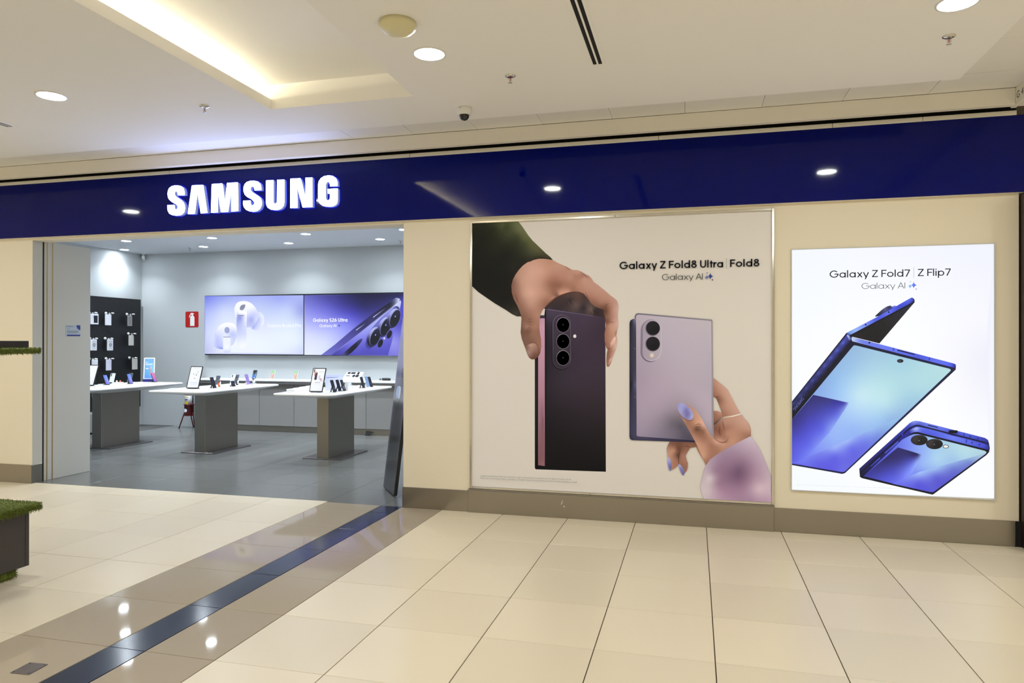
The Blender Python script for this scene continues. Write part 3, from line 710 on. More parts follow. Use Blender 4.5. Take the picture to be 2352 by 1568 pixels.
B.shape('printed_finger', [(364,1082),(372,1050),(388,1022),(590,1022),(594,1062),(566,1068),(540,1072),(522,1100),(505,1130),(512,1160),(522,1188),(521,1220),(512,1246),(494,1266),(478,1250),(464,1222),(450,1196),(436,1216),(412,1232),(396,1238),(384,1205),(372,1145)],
  [(375,1080,170,124,102),(400,1050,130,90,72),(420,1090,176,126,100),(385,1130,182,136,112),(430,1150,150,104,82),(420,1200,164,114,92),(445,1080,108,70,54),(452,1130,96,62,48),(480,1060,120,80,62),(500,1090,140,96,76),(470,1130,150,106,86),(490,1170,160,112,90),(515,1200,156,110,88),(480,1210,140,98,78),(580,1045,120,82,64),(540,1055,132,90,70)], 11)
B.shape('printed_nail', catmull([(371,1142),(384,1148),(394,1168),(400,1200),(398,1228),(390,1248),(380,1232),(372,1200),(368,1168)], 2), [(374,1160,170,166,204),(384,1200,128,122,164),(396,1220,100,96,140),(380,1235,132,128,170)], 9)
B.shape('printed_nail', catmull([(451,1194),(466,1200),(482,1216),(494,1240),(497,1262),(490,1280),(474,1264),(460,1232)], 2), [(460,1205,160,156,196),(475,1230,124,118,160),(492,1262,104,98,144)], 9)
B.shape('printed_phone_shell', [(85,136),(92,116),(108,106),(124,104),(124,84),(132,68),(150,62),(700,110),(706,118),(717,1010),(700,1030),(575,1031),(104,1014),(88,1004),(84,985)],
  [(95,120,30,30,38),(95,600,26,26,32),(95,1000,48,46,62),(124,110,120,112,132),(124,600,86,80,104),(124,980,70,66,86),(150,66,96,90,98),(400,88,120,110,118),(700,114,140,128,132),(709,400,150,138,140),(714,1000,150,138,134),(300,1016,58,54,72),(570,1026,48,44,60)], 14)
B.shape('printed_phone_back', [(134,86),(140,76),(154,72),(690,120),(698,126),(706,1000),(700,1012),(575,1016),(150,986),(138,978)],
  [(160,90,182,166,170),(400,120,184,170,174),(680,140,186,172,172),(160,300,170,154,162),(400,300,180,166,172),(680,350,180,166,170),(160,550,162,144,154),(300,650,172,152,162),(500,550,178,162,168),(690,600,174,160,166),(200,800,164,146,156),(330,780,160,142,152),(600,720,176,158,166),(180,960,150,134,148),(300,930,138,124,136),(400,880,112,102,110),(470,900,94,86,92),(430,960,110,100,110),(350,870,134,120,128),(540,1000,80,74,86),(690,960,150,136,144),(640,880,166,150,158),(420,810,140,126,134)], 15)
cap2 = lambda dx, dy, r_, r2: [(249+dx+r_*math.cos(t), (183 if math.sin(t) < 0 else 345)+dy+r2*math.sin(t)) for t in np.linspace(0, 2*PI, 44)[:-1]]
B.shape('printed_camera_shadow', cap2(-8, 8, 74, 76), [(180,300,128,112,122),(240,425,112,98,108),(180,150,150,134,142),(310,200,170,154,160)], 14)
B.shape('printed_camera_rim', cap2(0, 0, 74, 76), [(180,130,122,108,124),(176,300,110,98,116),(320,150,206,192,194),(322,330,206,192,194),(250,420,200,186,190),(250,110,160,144,152)], 14)
B.shape('printed_camera_plate', cap2(2, 0, 69, 71), [(190,160,158,142,152),(300,160,178,162,168),(200,380,164,148,156),(300,380,174,160,164)], 14)
for cx_, cy in ((258, 176), (258, 293)):
    B.shape('printed_lens_ring', ellipse(cx_, cy, 56, 56), [(205,cy,120,112,120),(310,cy,92,86,92),(258,cy+52,90,82,90)], 14)
    B.shape('printed_lens', ellipse(cx_+2, cy-2, 51, 52), [(240,cy-20,38,34,36),(270,cy+20,30,27,29)], 14)
B.shape('printed_flash', ellipse(252, 378, 15, 16), (214,194,172))
for yy in (326, 690):
    B.shape('printed_antenna', [(118,yy-3),(134,yy-1),(134,yy+5),(118,yy+3)], (96,88,104))
thumb = [(446,778),(446,748),(460,734),(490,736),(520,745),(550,762),(580,788),(606,820),(632,862),(650,900),(668,935),(688,968),(712,998),(736,1016),(762,1030),(790,1034),(810,1040),(740,1125),(700,1155),(660,1205),(636,1160),(618,1116),(595,1062),(570,1012),(540,958),(512,908),(488,868),(468,835),(452,805)]
B.shape('printed_thumb', thumb, [(540,760,186,138,112),(590,800,196,150,126),(560,860,180,130,104),(520,880,150,106,84),(500,870,168,122,98),(620,850,204,156,132),(590,900,186,136,108),(640,900,210,162,138),(560,930,152,106,84),(600,950,128,88,68),(590,925,104,70,54),(640,950,140,98,76),(670,950,186,138,112),(700,1000,180,132,106),(560,985,176,126,102),(600,1040,190,140,112),(650,1000,156,110,88),(650,1060,182,132,106),(700,1050,160,112,90),(740,1060,170,122,98),(740,1025,206,156,132),(790,1036,196,146,122),(680,1120,168,120,96),(640,1130,196,146,118),(660,1190,150,104,82)], 11)
B.shape('printed_nail', catmull([(446,775),(446,750),(458,736),(485,737),(510,748),(532,768),(550,792),(562,820),(562,845),(548,860),(525,864),(500,852),(475,832),(456,804)], 3),
  [(455,750,150,148,186),(470,745,164,160,196),(470,790,160,156,196),(500,760,148,144,186),(510,790,122,114,164),(525,820,118,110,160),(540,790,150,146,188),(555,840,172,168,204),(520,850,132,126,166),(490,830,142,136,176)], 9)
B.shape('printed_sleeve', [(990,986),(1012,1005),(1040,1045),(1072,1105),(1100,1168),(1124,1232),(1146,1295),(1150,1480),(1146,1488),(900,1470),(646,1456),(630,1420),(618,1385),(620,1345),(632,1285),(646,1230),(660,1200),(690,1158),(740,1122),(800,1085),(870,1046),(940,1010)],
  [(985,1000,196,176,182),(1030,1060,190,166,174),(900,1050,176,150,164),(780,1110,156,130,146),(700,1170,168,142,156),(660,1220,184,160,168),(640,1300,194,172,172),(690,1300,206,186,186),(680,1400,202,180,180),(720,1250,158,128,142),(740,1340,160,128,142),(760,1420,178,142,158),(850,1200,140,108,126),(910,1240,116,86,106),(900,1300,122,90,110),(860,1350,146,112,132),(1000,1200,158,126,144),(1060,1160,180,152,164),(960,1120,166,138,152),(1000,1330,168,134,148),(1080,1300,184,152,162),(1120,1280,190,164,170),(1050,1380,206,178,182),(1130,1380,200,172,178),(950,1420,166,130,148),(850,1460,170,134,152),(1100,1470,180,146,160),(1000,1460,166,132,150)], 16)
for pts, w, c in (([(720,690),(740,690),(755,680)], 5, (112,74,58)), ([(455,1195),(452,1150),(458,1110),(470,1080)], 7, (92,60,46)), ([(540,1070),(520,1060),(500,1062)], 5, (100,66,52)), ([(575,905),(600,893),(625,900)], 4, (112,76,58)), ([(572,925),(600,912),(632,920)], 4, (108,72,56)), ([(580,945),(605,935),(636,944)], 4, (112,76,58)),
                  ([(450,800),(475,836),(505,858),(530,868),(556,862),(566,840)], 5, (120,82,64)), ([(716,1000),(745,1020),(780,1032),(812,1022),(826,990)], 6, (140,96,74)), ([(765,905),(758,945),(770,990)], 6, (120,78,58)), ([(782,868),(790,905),(800,940)], 5, (132,88,68))):
    taper(pts, w, c, B)
# lettering
T = Sheet(poster, PY, M['paper'], (1400, 570), 6.189); T.k = 96
ink = (26, 27, 30)
letter(T, 'Galaxy Z Fold8 Ultra', 142, 298, 1615, 270, 107, .165, ink)
letter(T, 'Fold8', 1714, 266, 2130, 257, 107, .165, ink)
T.shape('printed_rule', [(1661,138),(1665,138),(1665,292),(1661,292)], (90,88,84))
letter(T, 'Galaxy AI', 746, 452, 1325, 443, 86, .085, (44,44,44))
T.shape('printed_star', star(1383, 413, 31, 35), (92,112,146)); T.shape('printed_star', star(1433, 397, 50, 56), (206,193,174))
T.shape('printed_star', star(1433, 397, 43, 50), [(1400,400,62,74,140),(1433,350,54,64,120),(1470,400,50,54,110),(1433,440,44,48,100)], 8); T.shape('printed_star', star(1388, 350, 13, 15), (74,92,120)); T.shape('printed_star', star(1464, 448, 15, 17), (48,52,82))
T2 = Sheet(poster, PY, M['paper'], (1080, 1060), 5.88); T2.k = 106
small_print(T2, 'Imagens ilustrativas. Pode ser necessário login na Samsung Account para uso de alguns recursos de IA.', 140, 196, 1365, 247, (132,126,118), cap=17)
small_print(T2, 'Para mais informações sobre o produto, consulte: https://www.samsung.com/br/smartphones/galaxy-z-fold8/', 140, 228, 1446, 286, (132,126,118), cap=17)

# ------------------------------------------------------------------ lit poster box
LBY = FY - .012
box = thing('light_box', 'white backlit poster box with two blue folding phones, set in the cream wall', 'lightbox', (3.82, FY, .345))
bb = np.array(box.location)
lx0, lx1, lz0, lz1 = 3.079, 4.566, .350, 2.352
fr = MB()
for (a, b, c, d) in ((lx0, lz0, lx0+.006, lz1), (lx1-.006, lz0, lx1, lz1), (lx0+.006, lz0, lx1-.006, lz0+.006), (lx0+.006, lz1-.006, lx1-.006, lz1)):
    fr.box(a, FY-.016, b, c, FY, d)
ob('frame', fr.mesh('frame', offset=bb), M['silver'], box)
C = Sheet(box, LBY, M['lightbox'], (1800, 550), 2.57)
px0 = lambda X, Z: None
C.shape('lit_sheet', [(44,60),(1240,25),(1242,1528),(46,1480)], [(100,100,244,248,255),(600,60,244,246,255),(1200,60,240,242,254),(100,800,250,252,255),(700,500,251,253,255),(1200,500,246,246,255),(1220,700,238,238,250),(1200,1200,250,251,255),(600,1450,250,252,255),(100,1450,246,250,252),(900,900,252,253,255)], 70)
C.shape('printed_camera_bump', catmull([(540,455),(560,432),(585,410),(612,394),(632,390),(640,396),(655,389),(668,396),(660,408),(600,440)], 3), [(560,440,34,34,60),(600,405,90,92,130),(620,392,40,40,66),(655,395,130,140,235),(640,410,60,66,160)], 8)
C.shape('printed_panel', [(400,572),(420,555),(560,472),(773,356),(773,370),(565,613),(480,592)], [(420,572,24,23,28),(600,500,28,27,31),(760,372,40,40,60),(560,600,22,22,26)], 16)
C.shape('printed_edge', [(372,550),(560,452),(752,343),(760,342),(773,353),(770,366),(405,568),(388,562)], [(390,552,110,150,225),(420,545,150,180,245),(500,500,110,130,240),(560,470,70,85,215),(620,430,96,112,238),(680,400,60,72,205),(750,355,82,98,225),(768,362,40,44,110)], 10)
C.shape('printed_edge_line', [(386,566),(772,364),(772,371),(398,576)], (16,16,30))
for (x, y) in ((484,502),(620,428)):
    C.shape('printed_hole', ellipse(x, y, 5, 5, 10), (14,14,34))
sp_c = []
for k in range(10):
    t_ = k/9; ux, vx = 372-325*t_, 556+402*t_; f_ = 1-.45*t_
    sp_c += [(ux, vx, 42*f_, 46*f_, 120*f_), (ux+13, vx+9, 98*f_, 112*f_, 222*f_), (ux+24, vx+20, 46*f_, 50*f_, 130*f_), (ux+36, vx+34, 15, 15, 36), (ux+8, vx+96, 14, 14, 30)]
C.shape('printed_hinge', [(372,550),(405,566),(415,600),(396,606),(376,580)], (16,17,34))
C.shape('printed_spine', [(372,549),(388,562),(404,598),(47,1062),(47,958),(150,835)], sp_c, 8)
C.shape('printed_spine_line', [(370,551),(47,957),(47,966),(372,562)], (24,26,60))
C.shape('printed_hinge', [(372,564),(380,562),(398,585),(388,597)], [(378,568,180,196,236),(392,592,96,104,170)], 8)
C.shape('printed_frame', [(402,588),(418,586),(1005,742),(1017,752),(1015,768),(362,1378),(345,1383),(330,1380),(47,1330),(47,1046)], [(420,600,20,20,40),(1000,760,24,26,60),(350,1376,22,24,70),(60,1320,20,22,60),(60,1060,14,14,26),(700,1060,24,30,70)], 30)
C.shape('printed_edge', [(402,574),(418,578),(1004,731),(1016,737),(1017,752),(1004,756),(405,600),(400,588)], [(410,585,190,206,240),(450,595,120,138,230),(560,622,108,124,240),(700,660,96,112,236),(800,690,76,90,220),(900,715,96,112,236),(1000,742,70,82,205),(1012,745,40,46,130)], 12)
C.shape('printed_edge_line', [(404,600),(1004,757),(1003,763),(404,607)], (22,24,66))
C.shape('printed_slot', [(672,649),(774,675),(773,681),(670,656)], (18,18,52))
C.shape('printed_hole', ellipse(506, 608, 6, 6, 10), (16,16,44))
for x, y in ((650, 646), (862, 702)):
    C.shape('printed_band', [(x-5,y-7),(x+3,y-5),(x+1,y+10),(x-7,y+8)], (60,64,190))
scr = [(408,630),(416,624),(428,625),(978,762),(987,768),(984,776),(364,1366),(352,1372),(340,1371),(47,1321),(47,1064)]
C.shape('printed_screen', scr, [(420,640,150,186,222),(700,700,164,206,226),(960,770,182,222,226),(400,760,156,196,232),(600,820,178,220,230),(800,860,176,218,228),(300,880,150,192,240),(450,920,196,230,242),(600,960,188,226,236),(760,960,158,200,226),(420,1000,180,214,246),(560,1060,160,200,240),(420,1120,150,184,244),(300,1170,150,180,246),(200,1230,130,150,244),(640,1080,140,176,228),(500,1130,150,186,238),(240,860,140,176,228),(120,1290,110,122,240)], 16)
C.shape('printed_wedge', [(175,916),(384,962),(380,975),(270,1140),(120,1300),(47,1318),(47,1064)], [(180,925,46,46,112),(260,945,54,54,128),(370,966,92,100,190),(380,972,160,190,240),(150,1000,56,56,140),(250,1000,66,68,172),(320,1030,100,112,222),(345,1040,140,164,240),(60,1080,52,50,130),(150,1100,74,74,196),(230,1120,96,104,228),(285,1120,140,166,244),(60,1200,80,80,208),(150,1210,96,104,232),(200,1225,128,150,244),(60,1300,92,96,228),(120,1295,110,122,240)], 13)
C.shape('printed_wedge', [(100,1302),(380,1180),(640,1068),(674,1054),(672,1073),(364,1366),(352,1372),(340,1371),(47,1321)], [(110,1302,112,122,240),(300,1230,150,172,246),(380,1184,160,186,246),(520,1122,150,184,240),(630,1076,150,190,232),(645,1092,140,180,230),(560,1160,118,142,224),(470,1200,110,122,232),(400,1230,104,110,232),(300,1280,98,100,228),(200,1320,96,96,226),(350,1350,104,106,226),(460,1270,100,104,220),(60,1318,100,104,232)], 13)
C.shape('printed_camera', ellipse(688, 716, 19, 11), (30,30,38)); C.shape('printed_glint', ellipse(687, 716, 7, 4, 12), (72,76,110))
small_print(C, 'SAMSUNG', 108, 930, 54, 1000, (104,112,180), cap=18, vertical=True)
# the closed flip phone
C.shape('printed_body', [(446,1352),(744,1082),(758,1074),(776,1069),(800,1071),(1188,1170),(1206,1182),(1212,1200),(1217,1232),(1212,1255),(1196,1272),(888,1500),(878,1505),(868,1503),(462,1408),(450,1400)],
  [(450,1360,26,26,90),(455,1400,14,14,36),(600,1220,40,42,140),(620,1260,24,24,90),(560,1300,26,26,90),(740,1090,70,80,200),(770,1075,130,150,240),(720,1130,44,48,150),(790,1100,60,66,180),(850,1085,110,130,236),(950,1112,100,116,236),(1050,1140,84,98,224),(1150,1165,66,76,200),(1205,1195,46,50,150),(1000,1150,50,56,160),(1210,1240,24,26,80),(880,1500,14,14,30)], 16)
C.shape('printed_gap', [(448,1374),(700,1146),(742,1110),(776,1094),(800,1094),(1190,1194),(1212,1204),(1212,1210),(1190,1202),(800,1102),(776,1102),(746,1118),(704,1154),(450,1386)], (14,14,40))
C.shape('printed_edge', [(744,1128),(762,1114),(786,1106),(806,1108),(1186,1206),(1208,1218),(1214,1236),(1200,1238),(790,1134),(770,1136),(750,1146)], [(750,1136,60,66,180),(780,1115,170,186,246),(810,1118,96,110,230),(900,1140,86,100,226),(1000,1164,110,128,240),(1100,1190,90,104,226),(1190,1216,66,74,196),(1208,1228,44,48,140)], 10)
C.shape('printed_frame', [(462,1402),(744,1148),(766,1138),(792,1136),(1196,1238),(1212,1246),(1206,1260),(884,1498),(868,1498)], (14,15,32))
C.shape('printed_slot', [(852,1092),(910,1106),(908,1111),(850,1097)], (24,24,70)); C.shape('printed_port', rrect(54, 18, 8, 4, 1001, 1134), (12,12,24))
for x, y in ((1101,1163),(1146,1175),(1112,1198),(1156,1210)):
    C.shape('printed_hole', ellipse(x, y, 4, 4, 10), (16,16,50))
for x, y in ((702,1150),(1066,1152),(1080,1190)):
    C.shape('printed_band', [(x-4,y-12),(x+3,y-10),(x+1,y+10),(x-6,y+8)], (52,56,176))
C.shape('printed_button', [(596,1256),(674,1190),(678,1196),(600,1264)], [(600,1258,70,78,190),(676,1194,90,100,210)], 10)
C.shape('printed_button', [(512,1334),(566,1286),(570,1292),(516,1342)], [(514,1336,50,54,150),(568,1290,70,78,190)], 10)
fs = [(472,1396),(700,1180),(744,1156),(770,1148),(794,1148),(1186,1246),(1198,1254),(1192,1264),(884,1490),(868,1490)]
C.shape('printed_screen', fs, [(480,1396,70,70,190),(640,1260,90,100,220),(700,1190,110,126,236),(760,1160,130,150,240),(860,1170,150,190,234),(1000,1200,176,212,228),(1150,1250,178,212,226),(1180,1262,176,208,224),(1060,1260,180,218,232),(960,1240,170,208,232),(830,1270,150,180,244),(820,1330,150,182,244),(900,1300,170,210,240),(740,1400,126,142,244),(1000,1300,160,196,232),(800,1420,100,108,230)], 13)
C.shape('printed_wedge', [(674,1226),(814,1268),(806,1300),(760,1370),(700,1425),(640,1438),(472,1396)], [(680,1232,44,42,104),(740,1252,40,38,92),(800,1268,60,60,120),(810,1272,140,166,236),(600,1300,44,42,104),(680,1300,50,50,124),(760,1310,92,100,206),(785,1315,140,166,242),(540,1360,54,54,140),(640,1360,68,70,180),(720,1370,110,124,236),(480,1396,60,60,160),(600,1410,80,84,210),(690,1422,108,118,238)], 10)
C.shape('printed_wedge', [(640,1440),(800,1372),(1186,1262),(1192,1264),(884,1490),(868,1490)], [(660,1440,104,110,236),(800,1378,160,190,248),(900,1345,160,196,242),(1000,1318,142,172,228),(1100,1290,150,180,222),(1180,1266,170,200,222),(800,1430,96,96,222),(900,1400,98,100,214),(1000,1350,110,122,210),(1100,1310,120,140,210),(880,1480,90,90,210)], 12)
for x, y in ((800, 1186), (890, 1209)):
    C.shape('printed_lens_ring', ellipse(x, y-3, 50, 31), [(x-40,y,40,36,40),(x,y-30,66,60,62),(x+40,y,30,28,32)], 10)
    C.shape('printed_lens', ellipse(x, y, 44, 27), [(x-20,y-10,58,54,56),(x+10,y,26,25,28),(x+20,y+14,20,20,22)], 9)
    C.shape('printed_glint', ellipse(x-1, y, 4, 3, 10), (120,122,130))
C.shape('printed_flash_ring', ellipse(957, 1221, 18, 11), (40,36,38)); C.shape('printed_flash', ellipse(957, 1221, 14, 8), (240,238,230))
T3 = Sheet(box, LBY, M['lightbox'], (1860, 590), 6.357); T3.k = C.k
letter(T3, 'Galaxy Z Fold7', 290, 303, 1465, 286, 104, .128, (20,20,28))
letter(T3, 'Z Flip7', 1577, 279, 2060, 271, 104, .128, (20,18,40))
T3.shape('printed_rule', [(1517,147),(1522,147),(1522,304),(1517,304)], (160,156,180))
letter(T3, 'Galaxy AI', 757, 467, 1393, 458, 86, .072, (40,40,56))
T3.shape('printed_star', star(1463, 428, 31, 36), [(1440,430,160,200,240),(1463,455,150,190,250),(1463,400,100,160,230)], 8); T3.shape('printed_star', star(1517, 410, 56, 58), (250,252,255))
T3.shape('printed_star', star(1517, 410, 47, 50), [(1480,405,140,170,250),(1517,365,110,130,250),(1560,410,70,90,240),(1517,455,80,90,245)], 8); T3.shape('printed_star', star(1469, 360, 12, 14), (150,190,220)); T3.shape('printed_star', star(1553, 467, 13, 15), (96,120,210))
T4 = Sheet(box, LBY, M['lightbox'], (1800, 550), 2.57); T4.k = T3.k
small_print(T4, 'Imagens ilustrativas. Produtos vendidos separadamente. Para mais informações sobre o produto, acesse https://www.samsung.com/br/smartphones/galaxy-z-fold7/', 78, 1449, 680, 1470, (214,220,220), cap=5)

# ------------------------------------------------------------------ the two wall screens in the shop
SCY = 5.20
def wall_screen(x0, x1, z0, z1, label):
    t = thing('wall_screen', label, 'screen', ((x0+x1)/2, SY1, z0), 0, 'video wall of two screens on the back wall')
    b = np.array(t.location)
    ob('housing', MB().box(x0, SCY+.003, z0, x1, SY1, z1).mesh('housing', .004, offset=b), M['dark'], t)
    return t
pA, pB, pC = on_y(470, 679, SCY), on_y(697.5, 747, SCY), on_y(470, 815, SCY)
s1 = wall_screen(pA[0], pB[0]-.004, pC[2], pA[2], 'wall screen with two white earbuds on a pale blue ground')
pR = pB[0]+.004+(pB[0]-pA[0])
s2 = wall_screen(pB[0]+.004, pR, pC[2], pA[2], 'wall screen with a violet phone lying across it, beside the earbud screen')
D1 = Sheet(s1, SCY, M['screen'], (450, 500), 4.704)
D1.shape('lit_picture', [(94,846),(1162,836),(1162,1477),(94,1470)], [(100,860,120,130,236),(300,850,150,164,240),(600,850,170,182,246),(900,850,156,168,244),(1150,850,170,182,244),(120,1000,170,182,246),(300,1000,206,216,252),(700,950,188,202,248),(1000,1000,196,210,250),(700,1150,220,228,252),(1100,1150,214,226,252),(120,1250,206,216,252),(300,1400,236,242,255),(700,1350,236,244,255),(1100,1350,228,238,254),(110,1460,190,196,240),(600,1460,238,244,255),(1150,1460,206,214,250),(1158,1000,150,160,230)], 30)
D1.shape('bud_shade', catmull([(640,1020),(700,1020),(736,1080),(730,1150),(690,1205),(640,1212),(600,1190),(640,1140),(670,1080)], 3), [(640,1200,206,214,252),(700,1060,226,232,255),(620,1180,170,180,246),(720,1140,236,240,255),(680,1100,196,204,250)], 14)
D1.shape('bud', catmull([(416,1000),(424,950),(450,915),(495,900),(545,902),(600,925),(645,975),(670,1030),(668,1080),(640,1140),(600,1178),(560,1180),(545,1180),(440,1100)], 3), [(450,930,250,251,255),(540,910,252,253,255),(620,960,246,248,255),(560,1000,238,242,255),(640,1040,206,212,250),(600,1100,170,178,240),(570,1150,190,196,244),(650,1100,214,220,252),(560,1060,206,214,250),(470,1030,240,244,255)], 14)
D1.shape('bud_stem', catmull([(440,1050),(450,1010),(520,1010),(548,1010),(548,1100),(546,1300),(538,1390),(500,1406),(455,1392),(440,1300)], 3), [(480,1030,250,251,255),(480,1070,150,158,226),(480,1120,176,184,238),(460,1250,206,214,250),(535,1100,236,240,255),(540,1250,214,220,252),(490,1350,240,244,255),(500,1400,246,250,255)], 12)
D1.shape('bud_slot', [(450,1052),(520,1052),(520,1060),(450,1060)], (120,126,170))
D1.shape('bud_mic', catmull([(474,975),(490,945),(530,936),(530,965),(508,995),(482,996)], 3), (136,142,166))
D1.shape('bud_shade', catmull([(180,1300),(200,1260),(240,1230),(300,1400),(250,1416),(200,1390),(182,1345)], 3), [(200,1300,214,222,254),(240,1300,190,198,250),(280,1400,150,160,240),(210,1390,196,204,252)], 12)
D1.shape('bud', catmull([(212,1310),(222,1220),(260,1160),(330,1132),(400,1140),(438,1180),(442,1230),(436,1300),(400,1370),(330,1400),(270,1398),(225,1360)], 3), [(260,1180,246,248,255),(340,1140,252,253,255),(420,1180,246,248,255),(430,1290,206,214,250),(390,1260,190,200,248),(250,1300,200,208,252),(270,1390,190,198,248),(330,1300,236,240,255)], 12)
D1.shape('bud_stem', [(294,1290),(374,1290),(378,1471),(292,1470)], [(330,1300,240,244,255),(330,1400,246,250,255),(330,1460,206,214,246)], 16)
D1.shape('bud_slot', [(296,1284),(374,1284),(374,1292),(296,1292)], (150,156,196))
D1.shape('bud_mic', ellipse(336, 1214, 28, 34), (158,168,212))
letter(D1, 'Galaxy Buds4 Pro', 772, 1182, 1137, 1180, 36, .15, (250,252,255))
D2 = Sheet(s2, SCY, M['screen'], (450, 500), 4.704)
dR = np.array([pR, SCY, 2.0]) - CAM
uR = (1176 + FPX*float(dR@_r)/float(dR@_f) - 450)*4.704 - 4      # right edge of the second screen
D2.shape('lit_picture', [(1171,836),(uR,836-21*(uR-1171)/1069),(uR,1480+12*(uR-1171)/1069),(1171,1480)], [(1180,850,104,104,196),(1400,840,66,64,150),(1700,830,30,26,82),(2000,830,20,16,60),(2200,830,24,20,70),(1190,1000,140,142,232),(1400,950,96,94,200),(1600,950,60,56,150),(1800,950,36,32,100),(1300,1080,150,152,242),(1550,1080,112,112,226),(1700,1050,76,72,190),(1200,1250,210,216,254),(1500,1200,170,176,250),(1650,1150,128,130,236),(1200,1450,230,236,255),(1400,1350,214,222,255),(1300,1465,226,234,255),(2230,900,70,66,180),(2200,1400,96,90,210),(2100,1470,90,86,206)], 26)
D2.shape('phone_side', [(1350,1484),(1500,1370),(1700,1200),(1900,1045),(2150,868),(2168,862),(2205,876),(2196,900),(1465,1484)], [(1380,1480,110,110,200),(1500,1400,96,94,190),(1600,1330,84,80,170),(1700,1240,70,66,146),(1780,1170,44,42,96),(1900,1080,50,46,100),(2000,1000,30,28,60),(2100,930,28,26,56),(2160,880,120,124,170),(2190,885,210,214,240)], 16)
D2.shape('phone_back', [(1462,1484),(1600,1380),(1900,1140),(2100,985),(2190,905),(2214,890),(2217,915),(2200,1000),(2150,1180),(2075,1486)], [(1480,1480,66,62,160),(1650,1420,92,88,200),(1650,1350,120,118,226),(1800,1250,146,148,240),(1850,1400,86,82,196),(1950,1130,170,176,244),(2050,1040,180,186,246),(2150,960,206,212,252),(2210,900,196,202,246),(2180,1050,150,152,236),(2120,1200,110,108,220),(2050,1430,84,80,196),(1900,1470,78,74,184),(2150,1150,126,126,228)], 16)
D2.shape('phone_panel', [(2117,1340),(2140,1200),(uR,960),(uR,1480+12*(uR-1171)/1069),(2074,1487)], [(2120,1340,150,150,236),(2200,1200,96,92,206),(2220,1050,60,56,170),(2200,1450,130,128,226),(2090,1480,120,116,220)], 20)
D2.shape('pen', catmull([(1572,1484),(1620,1440),(1700,1370),(1760,1320),(1792,1306),(1798,1318),(1780,1350),(1720,1420),(1640,1484)], 3), [(1600,1470,70,66,130),(1640,1440,30,28,60),(1700,1390,16,14,34),(1780,1320,60,58,120),(1660,1470,20,18,44)], 12)
for a, b, c, d in ((1915,1075,2050,975),(1730,1215,1848,1130)):
    D2.shape('phone_key', [(a,b-6),(c,d-6),(c,d+5),(a,b+5)], [(a,b,190,196,240),(c,d,40,38,80)], 20)
D2.shape('camera_bump', catmull([(1832,1370),(1850,1280),(1900,1195),(2000,1080),(2100,990),(2150,955),(2190,962),(2198,1010),(2160,1100),(2060,1230),(1960,1350),(1900,1400),(1860,1412)], 3), [(1850,1350,70,68,150),(1880,1240,96,96,186),(1990,1110,110,112,200),(2120,985,140,144,220),(2180,980,60,58,130),(2080,1200,120,120,214),(1960,1360,60,56,140)], 14)
def tilt_ell(cx, cy, rx, ry, a=-28, n=30):
    ca, sa = math.cos(math.radians(-a)), math.sin(math.radians(-a))
    return [(cx + rx*math.cos(2*PI*i/n)*ca - ry*math.sin(2*PI*i/n)*sa, cy + rx*math.cos(2*PI*i/n)*sa + ry*math.sin(2*PI*i/n)*ca) for i in range(n)]
for cx_, cy in ((1936,1285),(2048,1178),(2150,1085)):
    D2.shape('lens_barrel', tilt_ell(cx_-14, cy+2, 66, 112, -22), [(cx_-70,cy+40,30,28,60),(cx_-60,cy-40,150,154,220),(cx_,cy-100,190,196,240),(cx_,cy+100,30,28,64)], 16)
    D2.shape('lens_rim', tilt_ell(cx_, cy, 54, 102, -22), [(cx_-30,cy-60,160,164,220),(cx_+30,cy-60,120,122,180),(cx_,cy+90,60,58,110)], 16)
    D2.shape('lens', tilt_ell(cx_+3, cy+2, 48, 96, -22), [(cx_,cy,12,11,22),(cx_+20,cy-60,30,28,56)], 20)
    D2.shape('lens_glint', tilt_ell(cx_+4, cy-20, 7, 10), (130,140,230))
for cx_, cy in ((1990,1355),(2087,1258)):
    D2.shape('lens_rim', tilt_ell(cx_, cy, 29, 52, -22), (90,90,160)); D2.shape('lens', tilt_ell(cx_+3, cy+2, 24, 46, -22), (16,14,32))
D2.shape('flash', ellipse(2035, 1302, 9, 12), (226,230,255))
letter(D2, 'Galaxy S26 Ultra', 1265, 1124, 1637, 1122, 38, .19, (252,252,255))
letter(D2, 'Galaxy AI', 1336, 1182, 1518, 1180, 33, .14, (250,252,255))
D2.shape('star', star(1548, 1164, 16, 20), (70,96,236))

def on_x(px, py, X):
    d = onray(px, py); t = (X - CAM[0]) / d[0]
    return CAM + d * t
def flat_art(name, outline, ctrl, fn, material, parent, step=None, power=2.6):
    """flat print on any plane: fn maps (n,2) sheet coordinates to 3-D"""
    if isinstance(ctrl[0], (int, float)): ctrl = [tuple(ctrl)]
    return ob(name, art_mesh(name, outline, ctrl, fn, step, power), material, parent)

